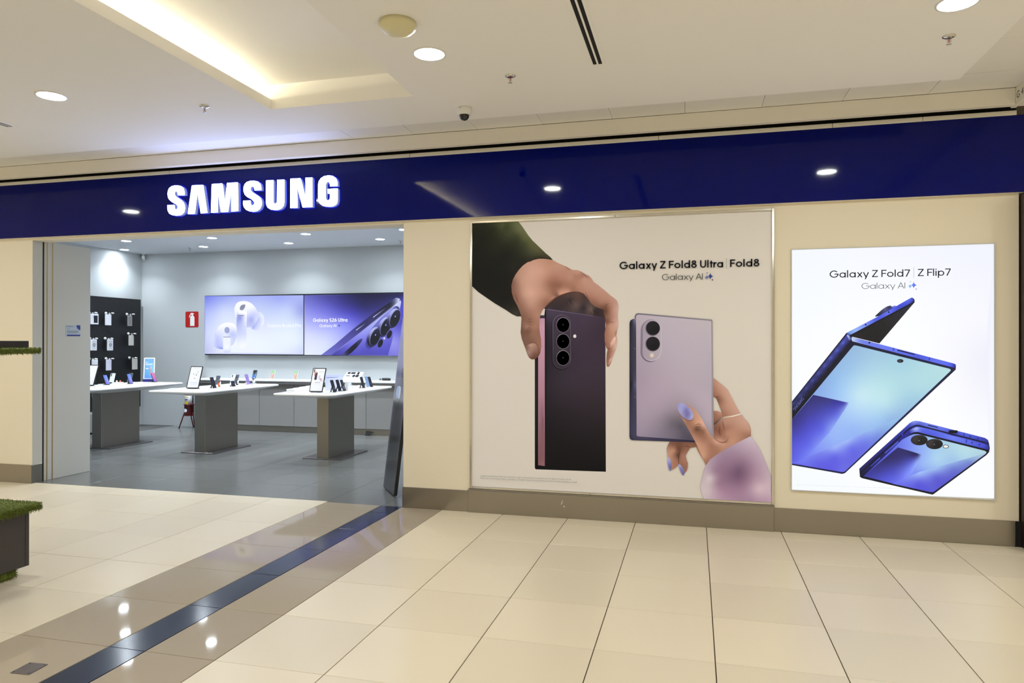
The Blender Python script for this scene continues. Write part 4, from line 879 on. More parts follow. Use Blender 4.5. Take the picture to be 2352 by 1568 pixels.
# ------------------------------------------------------------------ mall ceiling fittings
def downlight(x, y, z, r, lamp, label, group=None):
    t = thing('downlight', label, 'light', (x, y, z), 0, group)
    ob('trim_ring', RING[lamp], None, t); ob('diffuser', DISC[lamp], None, t)
    if lamp == 'lampcool':
        la = bpy.data.objects.new('bulb', BEAM); COL.objects.link(la); la.parent = t; la.location = (0, 0, -.008)
    return t
RING, DISC = {}, {}
BEAM = bpy.data.lights.new('beam', 'AREA'); BEAM.shape = 'DISK'; BEAM.size = .12; BEAM.spread = math.radians(118)
BEAM.color = tuple(min(1, c/1.05) for c in SHOP_TINT); BEAM.energy = SHOP_W
for lamp, r in (('lampwarm', .0925), ('lampcool', .072)):
    b = MB(); n = 32
    prof = [(r+.014, 0), (r+.014, -.004), (r+.002, -.006), (r, -.002), (r, .0)]
    rings = [[(a*math.cos(2*PI*i/n), a*math.sin(2*PI*i/n), z) for i in range(n)] for a, z in prof]
    b.loft(rings, True, cap=False); RING[lamp] = b.mesh('trim_ring'); RING[lamp].materials.append(M['white'])
    d = MB(); d.v = [(0, 0, -.0022)] + [((r-.0005)*math.cos(2*PI*i/n), (r-.0005)*math.sin(2*PI*i/n), -.0022) for i in range(n)]
    d.f = [[0, 1+(i+1) % n, 1+i] for i in range(n)]
    DISC[lamp] = d.mesh('diffuser', fix=False); DISC[lamp].materials.append(M[lamp])
seen = {0: 'round warm ceiling downlight beside the cream dome detector', 1: 'large round warm downlight above the right end of the blue fascia', -1: 'round warm ceiling downlight above the left end of the blue fascia'}
for j in range(3):
    for k in range(-4, 4):
        x = .667 + 3.006*k + (0.0 if j == 0 else 0.0); y = -1.80 - 3.0*j
        if j == 0 and k in seen: downlight(x, (-1.81, -1.735, -1.795)[0 if k == 0 else 1 if k == 1 else 2], CZ, 0, 'lampwarm', seen[k])
        else: downlight(x, y, CZ, 0, 'lampwarm', 'round warm mall downlight outside the frame', 'mall downlights outside the frame')
# cream dome detector
t = thing('dome_detector', 'cream round dome fixture on the ceiling beside the light recess', 'detector', (.648, -2.26, CZ))
b = MB().lathe([(.107, 0), (.107, -.022), (.104, -.032), (.086, -.050), (.055, -.062), (.02, -.066), (.001, -.0665)], 40)
ob('dome', b.mesh('dome'), M['offwhite'], t)
ob('clip', MB().box(-.006, -.106, -.028, .006, -.090, -.004).mesh('clip', .002), M['offwhite'], t, rot=(0, 0, .2))
# camera dome
t = thing('security_camera', 'white and black dome camera on the mall ceiling above the shopfront', 'camera', (.553, -.765, CZ))
ob('housing', MB().lathe([(.060, 0), (.060, -.008), (.052, -.052), (.040, -.055)], 32).mesh('housing'), M['white'], t)
ob('lens_dome', MB().lathe([(.039, -.053), (.039, -.060), (.034, -.078), (.022, -.090), (.008, -.096), (.001, -.0965)], 28).mesh('lens_dome'), M['glass'], t)
ob('screw', MB().lathe([(.0035, 0), (.0035, -.004)], 8, (-.012, -.059, -.012)).mesh('screw'), M['dark'], t)
# sprinklers
def sprinkler(x, y, z, label, s=1.0):
    t = thing('sprinkler', label, 'sprinkler', (x, y, z))
    ob('escutcheon', MB().lathe([(.037*s, 0), (.036*s, -.004*s), (.022*s, -.010*s), (.010*s, -.011*s)], 24).mesh('escutcheon'), M['chrome'], t)
    b = MB()
    for sx in (-1, 1): b.tube([(sx*.009*s, 0, -.01*s), (sx*.010*s, 0, -.032*s), (sx*.004*s, 0, -.044*s)], .0022*s, 6)
    ob('yoke', b.mesh('yoke'), M['chrome'], t)
    ob('bulb', MB().lathe([(.001, -.012*s), (.003*s, -.016*s), (.003*s, -.034*s), (.001, -.040*s)], 8).mesh('bulb'), M['red'], t)
    ob('deflector', MB().lathe([(.004*s, -.044*s), (.014*s, -.046*s), (.014*s, -.048*s), (.002*s, -.049*s)], 16).mesh('deflector'), M['chrome'], t)
sprinkler(1.072, -1.325, CZ, 'small metal sprinkler on the ceiling right of the dome camera')
sprinkler(3.775, -1.275, CZ, 'small metal sprinkler near the right corner of the smooth ceiling')
sprinkler(-1.39, -1.31, CZ, 'small metal sprinkler on the ceiling left of the light recess corner')
# slot diffusers
def slot_vent(x, y1, label):
    t = thing('air_vent', label, 'vent', (x, y1, CZ)); L_ = 2.4
    b = MB()
    for a, c in ((-.050, -.030), (-.006, .006), (.030, .050)): b.box(a, -L_+.02, -.004, c, -.02, 0)
    b.box(-.05, -.02, -.004, .05, 0, 0).box(-.05, -L_, -.004, .05, -L_+.02, 0)
    ob('frame', b.mesh('frame', .001), M['ceiling'], t)
    for a, c in ((-.030, -.006), (.006, .030)):
        ob('slot', MB().box(a, -L_+.02, -.0012, c, -.02, 0).mesh('slot'), M['black'], t)
slot_vent(1.683, -1.36, 'long black double slot air vent in the ceiling right of the dome detector')
slot_vent(-3.34, -1.26, 'black double slot air vent cut off by the left picture edge')
# ------------------------------------------------------------------ shop ceiling fittings
vis = [(-6.852,3.715,'front row shop downlight nearest the left wall of the shop'), (-5.238,3.772,'second front row shop downlight from the left'), (-3.551,3.776,'third front row shop downlight from the left, highest under the fascia'),
       (-7.741,4.619,'back row shop downlight above the black product panel'), (-6.07,4.621,'back row shop downlight above the earbud screen corner'), (-4.368,4.604,'back row shop downlight above the joint of the two screens'), (-2.665,4.568,'back row shop downlight above the violet phone screen')]
for x, y, lab in vis: downlight(x, y, SZ, 0, 'lampcool', lab)
for x, y in [(-1.0,4.6),(.6,4.6),(-1.9,3.76),(-.2,3.76),(-7.7,2.9),(-6.05,2.9),(-4.37,2.9),(-2.67,2.9),(-1.0,2.9),(-6.85,2.05),(-5.24,2.05),(-3.55,2.05),(-1.9,2.05)]:  # unseen lamps added to light the shop, continuing the staggered rows
    downlight(x, y, SZ, 0, 'lampcool', 'unseen cool shop downlight added behind the fascia for light', 'added shop downlights hidden by the fascia')
sprinkler(-6.42, 4.71, SZ, 'tiny sprinkler on the shop ceiling between the downlights on the left', 1.1)
sprinkler(-2.40, 4.787, SZ, 'tiny sprinkler on the shop ceiling at the right door edge', 1.1)
t = thing('corner_camera', 'small white bullet camera in the back left ceiling corner', 'camera', (-7.86, 5.20, SZ))
ob('bracket', MB().box(-.02, -.02, -.03, .02, .02, 0).mesh('bracket', .004), M['white'], t)
ob('body', MB().lathe([(.03, -.11), (.034, -.03), (.028, .0)], 20).mesh('body'), M['white'], t, (0, 0, -.06), (math.radians(70), 0, math.radians(35)))
ob('lens', MB().lathe([(.022, -.112), (.022, -.108)], 16).mesh('lens'), M['glass'], t, (0, 0, -.06), (math.radians(70), 0, math.radians(35)))
t = thing('door_sensor', 'small dark sensor on the shop ceiling just under the fascia', 'sensor', (-3.29, 3.36, SZ))
ob('housing', MB().box(-.05, -.03, -.03, .05, .03, 0).mesh('housing', .006), M['darkgrey'], t)
ob('lens', MB().box(-.03, -.033, -.024, .03, -.030, -.01).mesh('lens', .001), M['glass'], t)

# ------------------------------------------------------------------ display tables
ZT = .912
def rr_ring(w, d, r, z, n=6): return [(x, y, z) for x, y in rrect(w, d, r, n)]
tb = MB().loft([rr_ring(.34, .92, .06, .822), rr_ring(.86, 1.84, .10, .884), rr_ring(.892, 1.892, .115, .890), rr_ring(.90, 1.90, .12, .899), rr_ring(.896, 1.896, .118, .908), rr_ring(.884, 1.884, .112, ZT)])
TOP = tb.mesh('tabletop'); TOP.materials.append(M['whitetop'])
M['column_steel'] = mat('column_steel', (146, 142, 135), .38, metal=.9, noise=.03, nscale=2.5)
COLM = MB().box(-.07, -.425, .012, .105, .315, .826).mesh('column', .004); COLM.materials.append(M['column_steel'])
BASE = MB().box(-.28, -.445, 0, .28, .40, .013).mesh('base_plate', .003); BASE.materials.append(M['plate_steel'])
BTN = MB().lathe([(.012, 0), (.012, -.014), (.002, -.016)], 10, (.38, .55, .893)).mesh('sensor'); BTN.materials.append(M['dark'])
TABLES = []
for x, y, lab in ((-6.30, 2.98, 'white display table with steel column, nearest the black product panel'), (-4.515, 2.98, 'white display table with steel column, middle of the three'), (-2.57, 2.97, 'white display table with steel column, in front of the violet phone screen')):
    t = thing('display_table', lab, 'table', (x, y, 0), 0, 'display tables in the shop')
    ob('tabletop', TOP, None, t); ob('column', COLM, None, t); ob('base_plate', BASE, None, t); ob('sensor', BTN, None, t)
    TABLES.append(t)

# ------------------------------------------------------------------ devices
def dev_fn(w, h, tilt, z0, d):
    s, c = math.sin(tilt), math.cos(tilt)
    def fn(V):      # V: u (0..1 from the left), v (0..1 from the top)
        a = (V[:, 0]-.5)*w; b = (1-V[:, 1])*h
        return np.stack([a, b*s + d*c, b*c - d*s + z0], 1)
    return fn
def device(name, label, cat, x, y, yaw, tilt, w, h, z, body='dark', face=None, face_mat='screen', inset=.004, thick=.009, cams=None, stand='foot', r=.010, group=None, prints=(), z0=.008, step=.12, facename='screen'):
    t = thing(name, label, cat, (x, y, z), math.radians(yaw), group); tl = math.radians(tilt)
    s, c = math.sin(tl), math.cos(tl)
    P = lambda a, d, b: (a, b*s + d*c, b*c - d*s + z0)
    o = [(a, b + h/2) for a, b in rrect(w, h, r, 5)]
    ins = min(.0015, thick*.2)
    o2 = [(a*(1-2*ins/w), (b-h/2)*(1-2*ins/h)+h/2) for a, b in o]
    bd = MB().loft([[P(a, 0, b) for a, b in o2], [P(a, ins, b) for a, b in o], [P(a, thick-ins, b) for a, b in o], [P(a, thick, b) for a, b in o2]])
    ob('body', bd.mesh('body'), M[body], t)
    if face is not None:
        fw, fh = w-2*inset, h-2*inset
        oo = [(.5 + a/w, .5 - b/h) for a, b in rrect(fw, fh, max(r-inset, .003), 4)]
        flat_art(facename, oo, face, dev_fn(w, h, tl, z0, -.0004), M[face_mat], t, step)
    k = 1
    for nm, out, ctrl in prints:
        flat_art(nm, out, ctrl, dev_fn(w, h, tl, z0, -.0004-.0002*k), M[face_mat], t, step if len(ctrl) > 1 and not isinstance(ctrl[0], (int, float)) else None); k += 1
    for (cu, cv_, cr) in (cams or ()):
        b = MB(); n = 14
        a0, b0 = (cu-.5)*w, (1-cv_)*h
        b.loft([[P(a0+cr*math.cos(2*PI*i/n), dd, b0+cr*math.sin(2*PI*i/n)) for i in range(n)] for dd in (0, -.002)])
        ob('camera_lens', b.mesh('camera_lens'), M['glass'], t)
    if stand == 'foot':
        b = MB().box(-w*.36, -.012, 0, w*.36, .075, .006)
        q0, q1 = P(0, thick, h*.55), (0, .070, .006)
        b.loft([[(-w*.12, q0[1], q0[2]), (w*.12, q0[1], q0[2]), (w*.12, q0[1]+.006, q0[2]), (-w*.12, q0[1]+.006, q0[2])], [(-w*.12, q1[1]-.012, q1[2]-.003), (w*.12, q1[1]-.012, q1[2]-.003), (w*.12, q1[1], q1[2]-.003), (-w*.12, q1[1], q1[2]-.003)]])
        b.box(-w*.3, -.012, .006, w*.3, .002, .011)
        ob('stand', b.mesh('stand', .0015), M['white'] if body not in ('dark', 'charcoal') else M['charcoal'], t)
    elif stand == 'slab':
        ob('stand', MB().box(-w*.5, -.02, 0, w*.5, .05, z0+.002).mesh('stand', .002), M['navy'] if body == 'white' else M['charcoal'], t)
    elif stand == 'puck':
        b = MB().box(-w*.42, -.015, 0, w*.42, .06, .008)
        q0 = P(0, thick, h*.5)
        b.loft([[(-w*.15, q0[1], q0[2]), (w*.15, q0[1], q0[2]), (w*.15, q0[1]+.008, q0[2]), (-w*.15, q0[1]+.008, q0[2])], [(-w*.15, .035, .007), (w*.15, .035, .007), (w*.15, .055, .007), (-w*.15, .055, .007)]])
        ob('stand', b.mesh('stand', .0015), M['whitetop'], t)
    return t
W_ = (250,252,255)
blob = lambda x, y, rx, ry: ellipse(x, y, rx, ry, 14)
bars = lambda x0, x1, y, hh=.012: [(x0,y),(x1,y),(x1,y+hh),(x0,y+hh)]
tabw = [(0,0,244,248,255),(1,0,246,250,255),(.5,.5,250,253,255),(0,1,246,250,255),(1,1,236,240,252)]
GT = 'tablets standing on the display tables'; GP = 'phones standing on the display tables'
device('tablet', 'tablet with a white screen at the shop wall edge, half hidden by the jamb', 'tablet', -6.60, 2.70, 6, 20, .205, .33, ZT, face=tabw, inset=.012, group=GT, prints=[('pen_line', [(.2,.9),(.5,.35),(.51,.35),(.22,.9)], (200,204,216))])
device('tablet', 'tablet with a white screen on the middle display table', 'tablet', -4.627, 2.559, 1.2, 18, .203, .328, ZT, face=tabw, inset=.012, group=GT,
       prints=[('icon', blob(.38,.36,.03,.03), (130,140,190)), ('icon', blob(.60,.40,.035,.03), (110,110,120)), ('icon', blob(.66,.33,.03,.02), (214,130,90)), ('icon', blob(.70,.24,.05,.02), (176,190,226)), ('icon', blob(.5,.54,.05,.02), (226,160,170)), ('icon', blob(.56,.56,.03,.012), (160,170,200)), ('text_line', bars(.25,.78,.1,.012), (206,216,240)), ('text_line', bars(.22,.8,.74,.02), (190,206,236)), ('text_line', bars(.25,.78,.82,.014), (206,216,240))])
device('tablet', 'tablet showing a hand and dark phone on the table by the pier', 'tablet', -2.562, 2.375, -1, 18, .201, .33, ZT, face=tabw, inset=.012, group=GT,
       prints=[('picture', [(.1,.06),(.22,.06),(.18,.14),(.24,.18),(.12,.2)], (96,76,60)), ('picture', [(.18,.16),(.3,.14),(.42,.2),(.44,.26),(.36,.22),(.26,.24),(.24,.34),(.16,.32)], (226,180,160)), ('picture', [(.24,.22),(.42,.2),(.42,.5),(.24,.5)], [(.25,.25,110,80,100),(.4,.3,84,64,90),(.3,.48,36,30,40)]), ('picture', [(.52,.32),(.66,.31),(.66,.48),(.52,.48)], (216,218,236)), ('picture', [(.62,.46),(.74,.42),(.82,.5),(.72,.56)], (214,170,168)), ('picture', [(.7,.5),(.86,.48),(.86,.56),(.74,.56)], (216,206,236)), ('text_line', bars(.5,.88,.16,.014), (170,170,180)), ('text_line', bars(.32,.74,.6,.016), (120,122,130)), ('text_line', bars(.28,.8,.66,.01), (200,204,216)), ('text_line', bars(.28,.8,.72,.008), (216,220,228))])
bl = [(0,0,96,116,232),(1,0,110,140,240),(.5,.3,120,160,246),(.4,.6,140,140,240),(.7,.75,150,160,246),(.5,1,120,120,232)]
PR = 'phone with a blue lit screen on the left table, next to the tablet'
device('phone', PR, 'phone', -6.509, 2.996, 90, 23, .078, .162, ZT, face=bl, group=GP)
device('phone', 'phone with a blue lit screen on the left table, second from the tablet', 'phone', -6.387, 3.332, 89, 20, .078, .161, ZT, face=bl, group=GP)
device('phone', 'phone with a pink and violet lit screen before the blue poster stand', 'phone', -6.40, 3.87, 88, 24.7, .077, .162, ZT, face=[(0,0,236,120,150),(1,0,226,130,190),(.5,.35,206,130,214),(.6,.6,236,110,150),(.3,.6,170,130,236),(.5,1,130,110,240)], group=GP)
c3 = [(.22,.08,.008),(.22,.19,.008),(.22,.30,.008)]
device('phone', 'white phone seen from its back on the left table', 'phone', -6.66, 3.21, 14, 22, .074, .152, ZT, body='silver', cams=c3, stand='puck', z0=.03, group=GP)
device('phone', 'dark phone seen from its back behind the second blue screen phone', 'phone', -6.66, 3.57, 9, 20, .076, .162, ZT, body='grey', cams=c3, stand='puck', group=GP)
device('phone', 'pale blue phone seen from its back beside the middle table tablet', 'phone', -4.87, 2.80, -8, 17, .077, .162, ZT, body='ltblue', cams=[(.75,.1,.009),(.75,.22,.009),(.75,.34,.009)], stand='foot', group=GP)
device('phone', 'grey phone seen from its back behind the middle table tablet', 'phone', -4.87, 3.40, -5, 18, .075, .145, ZT, body='grey', cams=None, stand='puck', group=GP)
device('phone', 'black phone on a dock beside the orange watch band', 'phone', -4.427, 2.789, 92, 20, .078, .16, ZT, face=[(0,0,22,24,38),(1,0,16,18,28),(.5,1,12,14,30)], group=GP)
device('phone', 'silver phone with dark lenses behind the orange watch band', 'phone', -4.87, 3.78, 12, 26, .068, .155, ZT, body='silver', cams=[(.3,.12,.009),(.3,.26,.009)], stand='puck', group=GP)
device('phone', 'dark grey phone just right of the silver one on the middle table', 'phone', -4.80, 3.76, -10, 22, .07, .15, ZT, body='grey', cams=[(.5,.3,.012)], stand='puck', group=GP)
device('folding_phone', 'small square black folding phone on a dock, middle table', 'phone', -4.401, 3.19, 88, 20, .075, .083, ZT, face=[(0,0,20,24,50),(1,1,24,26,40),(.5,.5,30,36,66)], group=GP)
device('phone', 'purple phone standing at the far end of the middle table', 'phone', -4.438, 3.62, 90, 20, .077, .168, ZT, body='purple', cams=[(.3,.35,.005)], stand='foot', group=GP)
device('phone', 'grey phone behind the tablet on the table by the pier', 'phone', -2.93, 3.10, 6, 30, .07, .156, ZT, body='grey', stand='puck', group=GP)
nav = [(0,0,14,14,22),(1,0,14,14,20),(.5,.6,18,18,30),(.5,1,20,20,34)]
tx = [('text_line', bars(.35,.45,.62,.2), (120,126,150)), ('text_line', bars(.55,.65,.66,.16), (100,106,136))]
device('phone', 'dark screen phone nearest the tablet on the table by the pier', 'phone', -2.328, 2.467, 87, 17.6, .072, .164, ZT, face=nav, group=GP, prints=tx)
device('phone', 'dark screen phone second from the tablet on the table by the pier', 'phone', -2.36, 2.67, 88, 17.5, .072, .157, ZT, face=nav, group=GP)
device('phone', 'dark phone third from the tablet, with pale figures on its screen', 'phone', -2.333, 2.745, 92, 18.7, .072, .153, ZT, face=nav, group=GP, prints=[('text_line', bars(.3,.5,.6,.06), (170,186,226)), ('text_line', bars(.4,.7,.72,.05), (180,196,230)), ('text_line', bars(.3,.6,.84,.04), (150,160,200))])
device('phone', 'black phone standing left of the blue one at the table end', 'phone', -2.358, 3.379, 89, 16.3, .072, .162, ZT, face=nav, group=GP)
device('phone', 'blue grey phone between two black phones at the table end', 'phone', -2.353, 3.528, 86, 16.8, .072, .161, ZT, body='bluegrey', stand='foot', group=GP)
device('phone', 'black phone standing right of the blue one at the table end', 'phone', -2.359, 3.641, 85, 20, .072, .154, ZT, face=nav, group=GP, prints=tx)
# printed boards on the tables
device('poster_stand', 'white stand with a blue printed sheet on the left table', 'stand', -6.56, 3.895, 22.8, 5, .175, .36, ZT, body='white', face=[(0,0,110,150,232),(1,0,100,140,230),(0,.5,90,140,226),(1,.5,120,180,240),(.5,1,84,130,224)], face_mat='print', inset=.016, thick=.006, stand='slab', r=.003, z0=.045, facename='printed_sheet',
       prints=[('text_line', bars(.15,.4,.2,.02), (226,236,255)), ('text_line', bars(.15,.8,.28,.03), (226,236,255)), ('text_line', bars(.2,.8,.34,.02), (170,180,206)), ('text_line', bars(.2,.45,.48,.04), (216,228,252)), ('printed_figure', catmull([(.62,.42),(.7,.41),(.74,.48),(.72,.56),(.8,.66),(.82,.8),(.6,.8),(.62,.66),(.6,.54)], 3), [(.68,.46,206,160,130),(.7,.6,150,120,110),(.7,.78,206,170,150)])])
device('info_board', 'lilac information board behind the dark phones on the table by the pier', 'board', -2.55, 2.86, 66, 3, .30, .215, ZT, body='lilac', face=[(0,0,196,198,246),(1,1,206,208,250)], face_mat='print', inset=.002, thick=.004, stand=None, r=.002, z0=.0, facename='printed_sheet', prints=[('text_line', bars(.06,.55,.16,.025), (60,60,96)), ('text_line', bars(.55,.72,.16,.02), (90,90,120))])
# shelf phones
ZS = .918
gr = [(0,0,130,220,140),(1,0,140,224,150),(.5,.12,150,226,150),(.5,.3,232,240,216),(.4,.6,246,186,190),(.7,.7,240,170,176),(.2,.85,246,200,196),(.5,1,200,230,170),(1,1,140,224,140)]
ch_ = 'phones on the back counter'
device('phone', 'phone with a black and blue screen on the back counter', 'phone', -5.36, 5.06, 1, 21, .078, .162, ZS, face=[(0,0,20,20,26),(1,0,22,22,30),(.5,.42,24,28,44),(.3,.52,90,140,200),(.7,.5,120,180,220),(.5,.7,70,120,216),(.5,1,60,90,206)], group=ch_, stand='puck', body='grey')
device('phone', 'phone with a green and pink screen on the back counter, nearer the blue one', 'phone', -4.99, 5.06, 4, 21.5, .076, .158, ZS, face=gr, group=ch_, stand='puck', body='white')
device('phone', 'phone with a green and pink screen on the back counter, nearer the pier', 'phone', -4.52, 5.04, 1, 21.3, .077, .161, ZS, face=gr, group=ch_, stand='puck', body='white')

# ------------------------------------------------------------------ small things on the tables
def slab_thing(name, label, cat, x, y, z, w, d, h, material, bev=.004, rotz=0.0, group=None, extra=None):
    t = thing(name, label, cat, (x, y, z), rotz, group)
    ob('body', MB().box(-w/2, -d/2, 0, w/2, d/2, h).mesh('body', bev, 2), M[material], t)
    if extra: extra(t)
    return t
def card_top(w, d, h):
    return lambda t: ob('label_plate', MB().box(-w*.4, -d*.4, h, w*.4, d*.4, h+.0008).mesh('label_plate'), M['silver'], t)
blocks = [(-2.885, 2.36, 'stepped white display block at the front of its row of four'), (-2.895, 2.53, 'stepped white display block second in its row of four'), (-2.90, 2.70, 'stepped white display block third in its row of four'), (-2.905, 2.87, 'stepped white display block last in its row of four')]
for k, (x, y, lab) in enumerate(blocks):
    slab_thing('display_block', lab, 'block', x, y, ZT, .12, .14, .044+.004*k, 'whitetop', group='white blocks on the table by the pier', extra=card_top(.12, .14, .044+.004*k))
for x, y, w, d, lab in ((-2.87, 2.22, .13, .1, 'flat white price plate at the front corner of the table by the pier'), (-4.83, 2.46, .12, .12, 'flat white price plate at the front left of the middle table'), (-4.72, 2.86, .16, .20, 'flat white price plate behind the tablet on the middle table'), (-2.34, 2.28, .13, .08, 'flat white price plate before the first dark phone'), (-6.62, 3.06, .14, .16, 'flat white price plate beside the left table tablet'), (-6.55, 3.55, .16, .2, 'flat white price plate between the blue screen phones'), (-4.55, 4.0, .2, .2, 'flat white price plate at the far end of the middle table'), (-2.55, 4.0, .2, .16, 'flat white price plate at the far end of the table by the pier')):
    slab_thing('price_plate', lab, 'plate', min(x, 0), y if y < 3.9 else 3.72, ZT, w, d, .012, 'white', .003, group='price plates on the tables', extra=card_top(w, d, .012))
slab_thing('charger_box', 'small upright white box beside the third dark phone', 'box', -2.33, 2.83, ZT, .05, .08, .12, 'whitetop', extra=lambda t: ob('lid', MB().box(-.026, -.041, .112, .026, .041, .122).mesh('lid', .002), M['white'], t))
def ring_stand(x, y, lab):
    t = thing('ring_stand', lab, 'ring', (x, y, ZT), 0, 'ring stands on the table by the pier')
    ob('pedestal', MB().box(-.03, -.03, 0, .03, .03, .022).mesh('pedestal', .004, 2), M['whitetop'], t)
    n = 24; b = MB()
    R0, R1, wd = .024, .019, .008
    rings = [[(a, R*math.cos(2*PI*i/n), .022+R0+R*math.sin(2*PI*i/n)) for i in range(n)] for a, R in ((-wd/2, R0), (wd/2, R0), (wd/2, R1), (-wd/2, R1), (-wd/2, R0))]
    b.loft(rings, True, cap=False)
    ob('ring', b.mesh('ring'), M['silver'], t, rot=(0, 0, math.radians(55)))
ring_stand(-2.55, 3.18, 'small upright ring on a white pedestal, nearer the dark phones')
ring_stand(-2.56, 3.36, 'small upright ring on a white pedestal, nearer the blue grey phone')
slab_thing('earbud_case', 'small rounded white earbud case beyond the two rings', 'case', -2.60, 3.55, ZT, .06, .06, .022, 'whitetop', .009, extra=lambda t: ob('lid_seam', MB().box(-.0302, -.0302, .012, .0302, .0302, .0128).mesh('lid_seam'), M['silver'], t))
def watch(x, y, yaw, lab, band, face_in, z=ZT, strap=None):
    t = thing('smart_watch', lab, 'watch', (x, y, z), math.radians(yaw), 'watches on the middle table')
    n = 36; R, th, wd = .040, .004, .024
    b = MB()
    prof = [(-wd/2, R), (-wd/2*.9, R+th), (wd/2*.9, R+th), (wd/2, R), (-wd/2, R)]
    b.loft([[(a, r_*1.0*math.cos(2*PI*i/n), .060 + r_*1.15*math.sin(2*PI*i/n)) for i in range(n)] for a, r_ in prof], True, cap=False)
    ob('band', b.mesh('band'), M[band], t)
    ob('cushion', MB().lathe([(.012, -.018), (.030, -.016), (.034, 0), (.030, .016), (.012, .018)], 20).mesh('cushion'), M[face_in], t, (0, 0, .060), (0, PI/2, 0))
    w = MB().lathe([(.018, 0), (.019, .003), (.019, .008), (.017, .010)], 24)
    ob('case', w.mesh('case'), M['dark'], t, (0, -.030, .088), (math.radians(50), 0, 0))
    ob('stand', MB().box(-.03, -.035, 0, .03, .035, .012).mesh('stand', .003), M['white'], t)
watch(-4.46, 2.93, 25, 'watch with an orange band on a white cushion, middle table', 'orange', 'whitetop')
watch(-4.47, 3.36, 20, 'watch with a black strap on a white cushion, middle table', 'charcoal', 'whitetop')
watch(-4.44, 3.74, 20, 'watch with a white band at the far end of the middle table', 'silver', 'whitetop')
t = thing('cable_loop', 'dark security cable lying over the middle table edge', 'cable', (-4.30, 3.40, ZT))
ob('cable', MB().tube([(-.06, -.02, .05), (-.03, 0, .075), (.0, .02, .06), (.04, .03, .02), (.06, .02, .004)], .003, 6).mesh('cable'), M['dark'], t)
ob('plug', MB().box(-.07, -.028, .040, -.056, -.012, .056).mesh('plug', .002), M['dark'], t)
t = thing('earbud_pair', 'brown and white earbuds display on the left table', 'earbuds', (-6.56, 3.25, ZT))
ob('tray', MB().box(-.06, -.05, 0, .06, .05, .03).mesh('tray', .006, 2), M['whitetop'], t)
for k, (dx, dy) in enumerate(((-.02, -.012), (.025, .012))):
    ob('earbud', MB().lathe([(.003, .03), (.011, .036), (.014, .046), (.010, .056), (.002, .060)], 14, (dx, dy, 0)).mesh('earbud'), M['orange' if k else 'silver'], t)

# ------------------------------------------------------------------ back counter
ctr = thing('counter_top', 'long white worktop along the back wall under the screens', 'worktop', (-2.5, 5.06, .893))
ob('slab', MB().box(-4.02, -.22, 0, 3.95, .22, .025).mesh('slab', .004), M['whitetop'], ctr)
ob('apron', MB().box(-4.0, -.19, -.045, 3.93, .20, 0).mesh('apron', .002), M['plinth'], ctr)
X0c = on_y(451, 940, 4.96)[0]; J1 = on_y(595.6, 940, 4.96)[0]; wu = on_y(675, 940, 4.96)[0] - J1
edges = [J1 + wu*k for k in range(-3, 8)]
edges = [e for e in edges if e > X0c + .2]; edges = [X0c] + edges
labs = ['at the free end beside the fire extinguisher', 'behind the column of the middle table', 'left of the joint in the gap between the tables', 'in the gap between middle and pier tables', 'behind the column of the table by the pier', 'with the black floor wedge at its corner', 'beside the leaning black board', 'hidden behind the pier', 'hidden behind the pier', 'hidden behind the pier']
for i in range(len(edges)-1):
    a, b_ = edges[i], edges[i+1]
    if b_ > 1.45 or i > 7: break
    c = (a+b_)/2; w = b_-a
    hid = i >= 7
    t = thing('base_cabinet', 'grey base cabinet ' + labs[min(i, 9)], 'cabinet', (c, 5.0, 0), 0, 'base cabinets along the back wall')
    ob('carcass', MB().box(-w/2+.001, -.02, .10, w/2-.001, .27, .848).mesh('carcass', .002), M['plinth'], t)
    ob('front_panel', MB().box(-w/2+.003, -.040, .105, w/2-.003, -.02, .84).mesh('front_panel', .002), M['plinth'], t)
    ob('kick_plate', MB().box(-w/2, -.022, 0, w/2, .2, .10).mesh('kick_plate', .001), M['steel'], t)
    if abs(a - on_y(839, 940, 4.96)[0]) < .12:
        ob('floor_wedge', MB().loft([[(-w/2+.01, -.10, .0), (-w/2+.14, -.07, .045), (-w/2+.004, -.05, .07)], [(-w/2+.01, -.045, 0), (-w/2+.14, -.045, .045), (-w/2+.004, -.042, .07)]]).mesh('floor_wedge'), M['black'], t)
# accessories on the counter
t = thing('accessory_tray', 'white sloped tray of dark accessories on the back counter', 'tray', (-3.38, 5.02, ZS))
ob('base_box', MB().box(-.20, -.07, 0, .20, .10, .045).mesh('base_box', .004), M['whitetop'], t)
b = MB().loft([[(-.16, -.05, .046), (.16, -.05, .046), (.16, .09, .046), (-.16, .09, .046)], [(-.16, -.045, .060), (.16, -.045, .060), (.16, .09, .150), (-.16, .09, .150)]])
ob('sloped_box', b.mesh('sloped_box', .003), M['white'], t)
sl = lambda u, v: (u, -.045 + v*.135, .0605 + v*.09)
for k, (u, v, ru, rv, kind) in enumerate(((-.10, .75, .028, .14, 0), (-.02, .75, .042, .14, 0), (.075, .72, .02, .2, 0), (.02, .25, .026, .2, 1), (.085, .25, .03, .2, 0), (-.09, .25, .04, .05, 2))):
    n = 12 if kind == 1 else 4
    pts = [(u + ru*math.cos(2*PI*i/n + (PI/4 if n == 4 else 0))*(1.3 if n == 4 else 1), v + rv*math.sin(2*PI*i/n + (PI/4 if n == 4 else 0))*(1.3 if n == 4 else 1)) for i in range(n)]
    b = MB().loft([[sl(*p) for p in pts], [(lambda q: (q[0], q[1]-.003, q[2]+.005))(sl(*p)) for p in pts]])
    ob('accessory', b.mesh('accessory'), M['dark' if kind < 2 else 'grey'], t)
t = thing('speaker_bar', 'small black cylinder speaker on the back counter near the leaning board', 'speaker', (-2.80, 5.02, ZS))
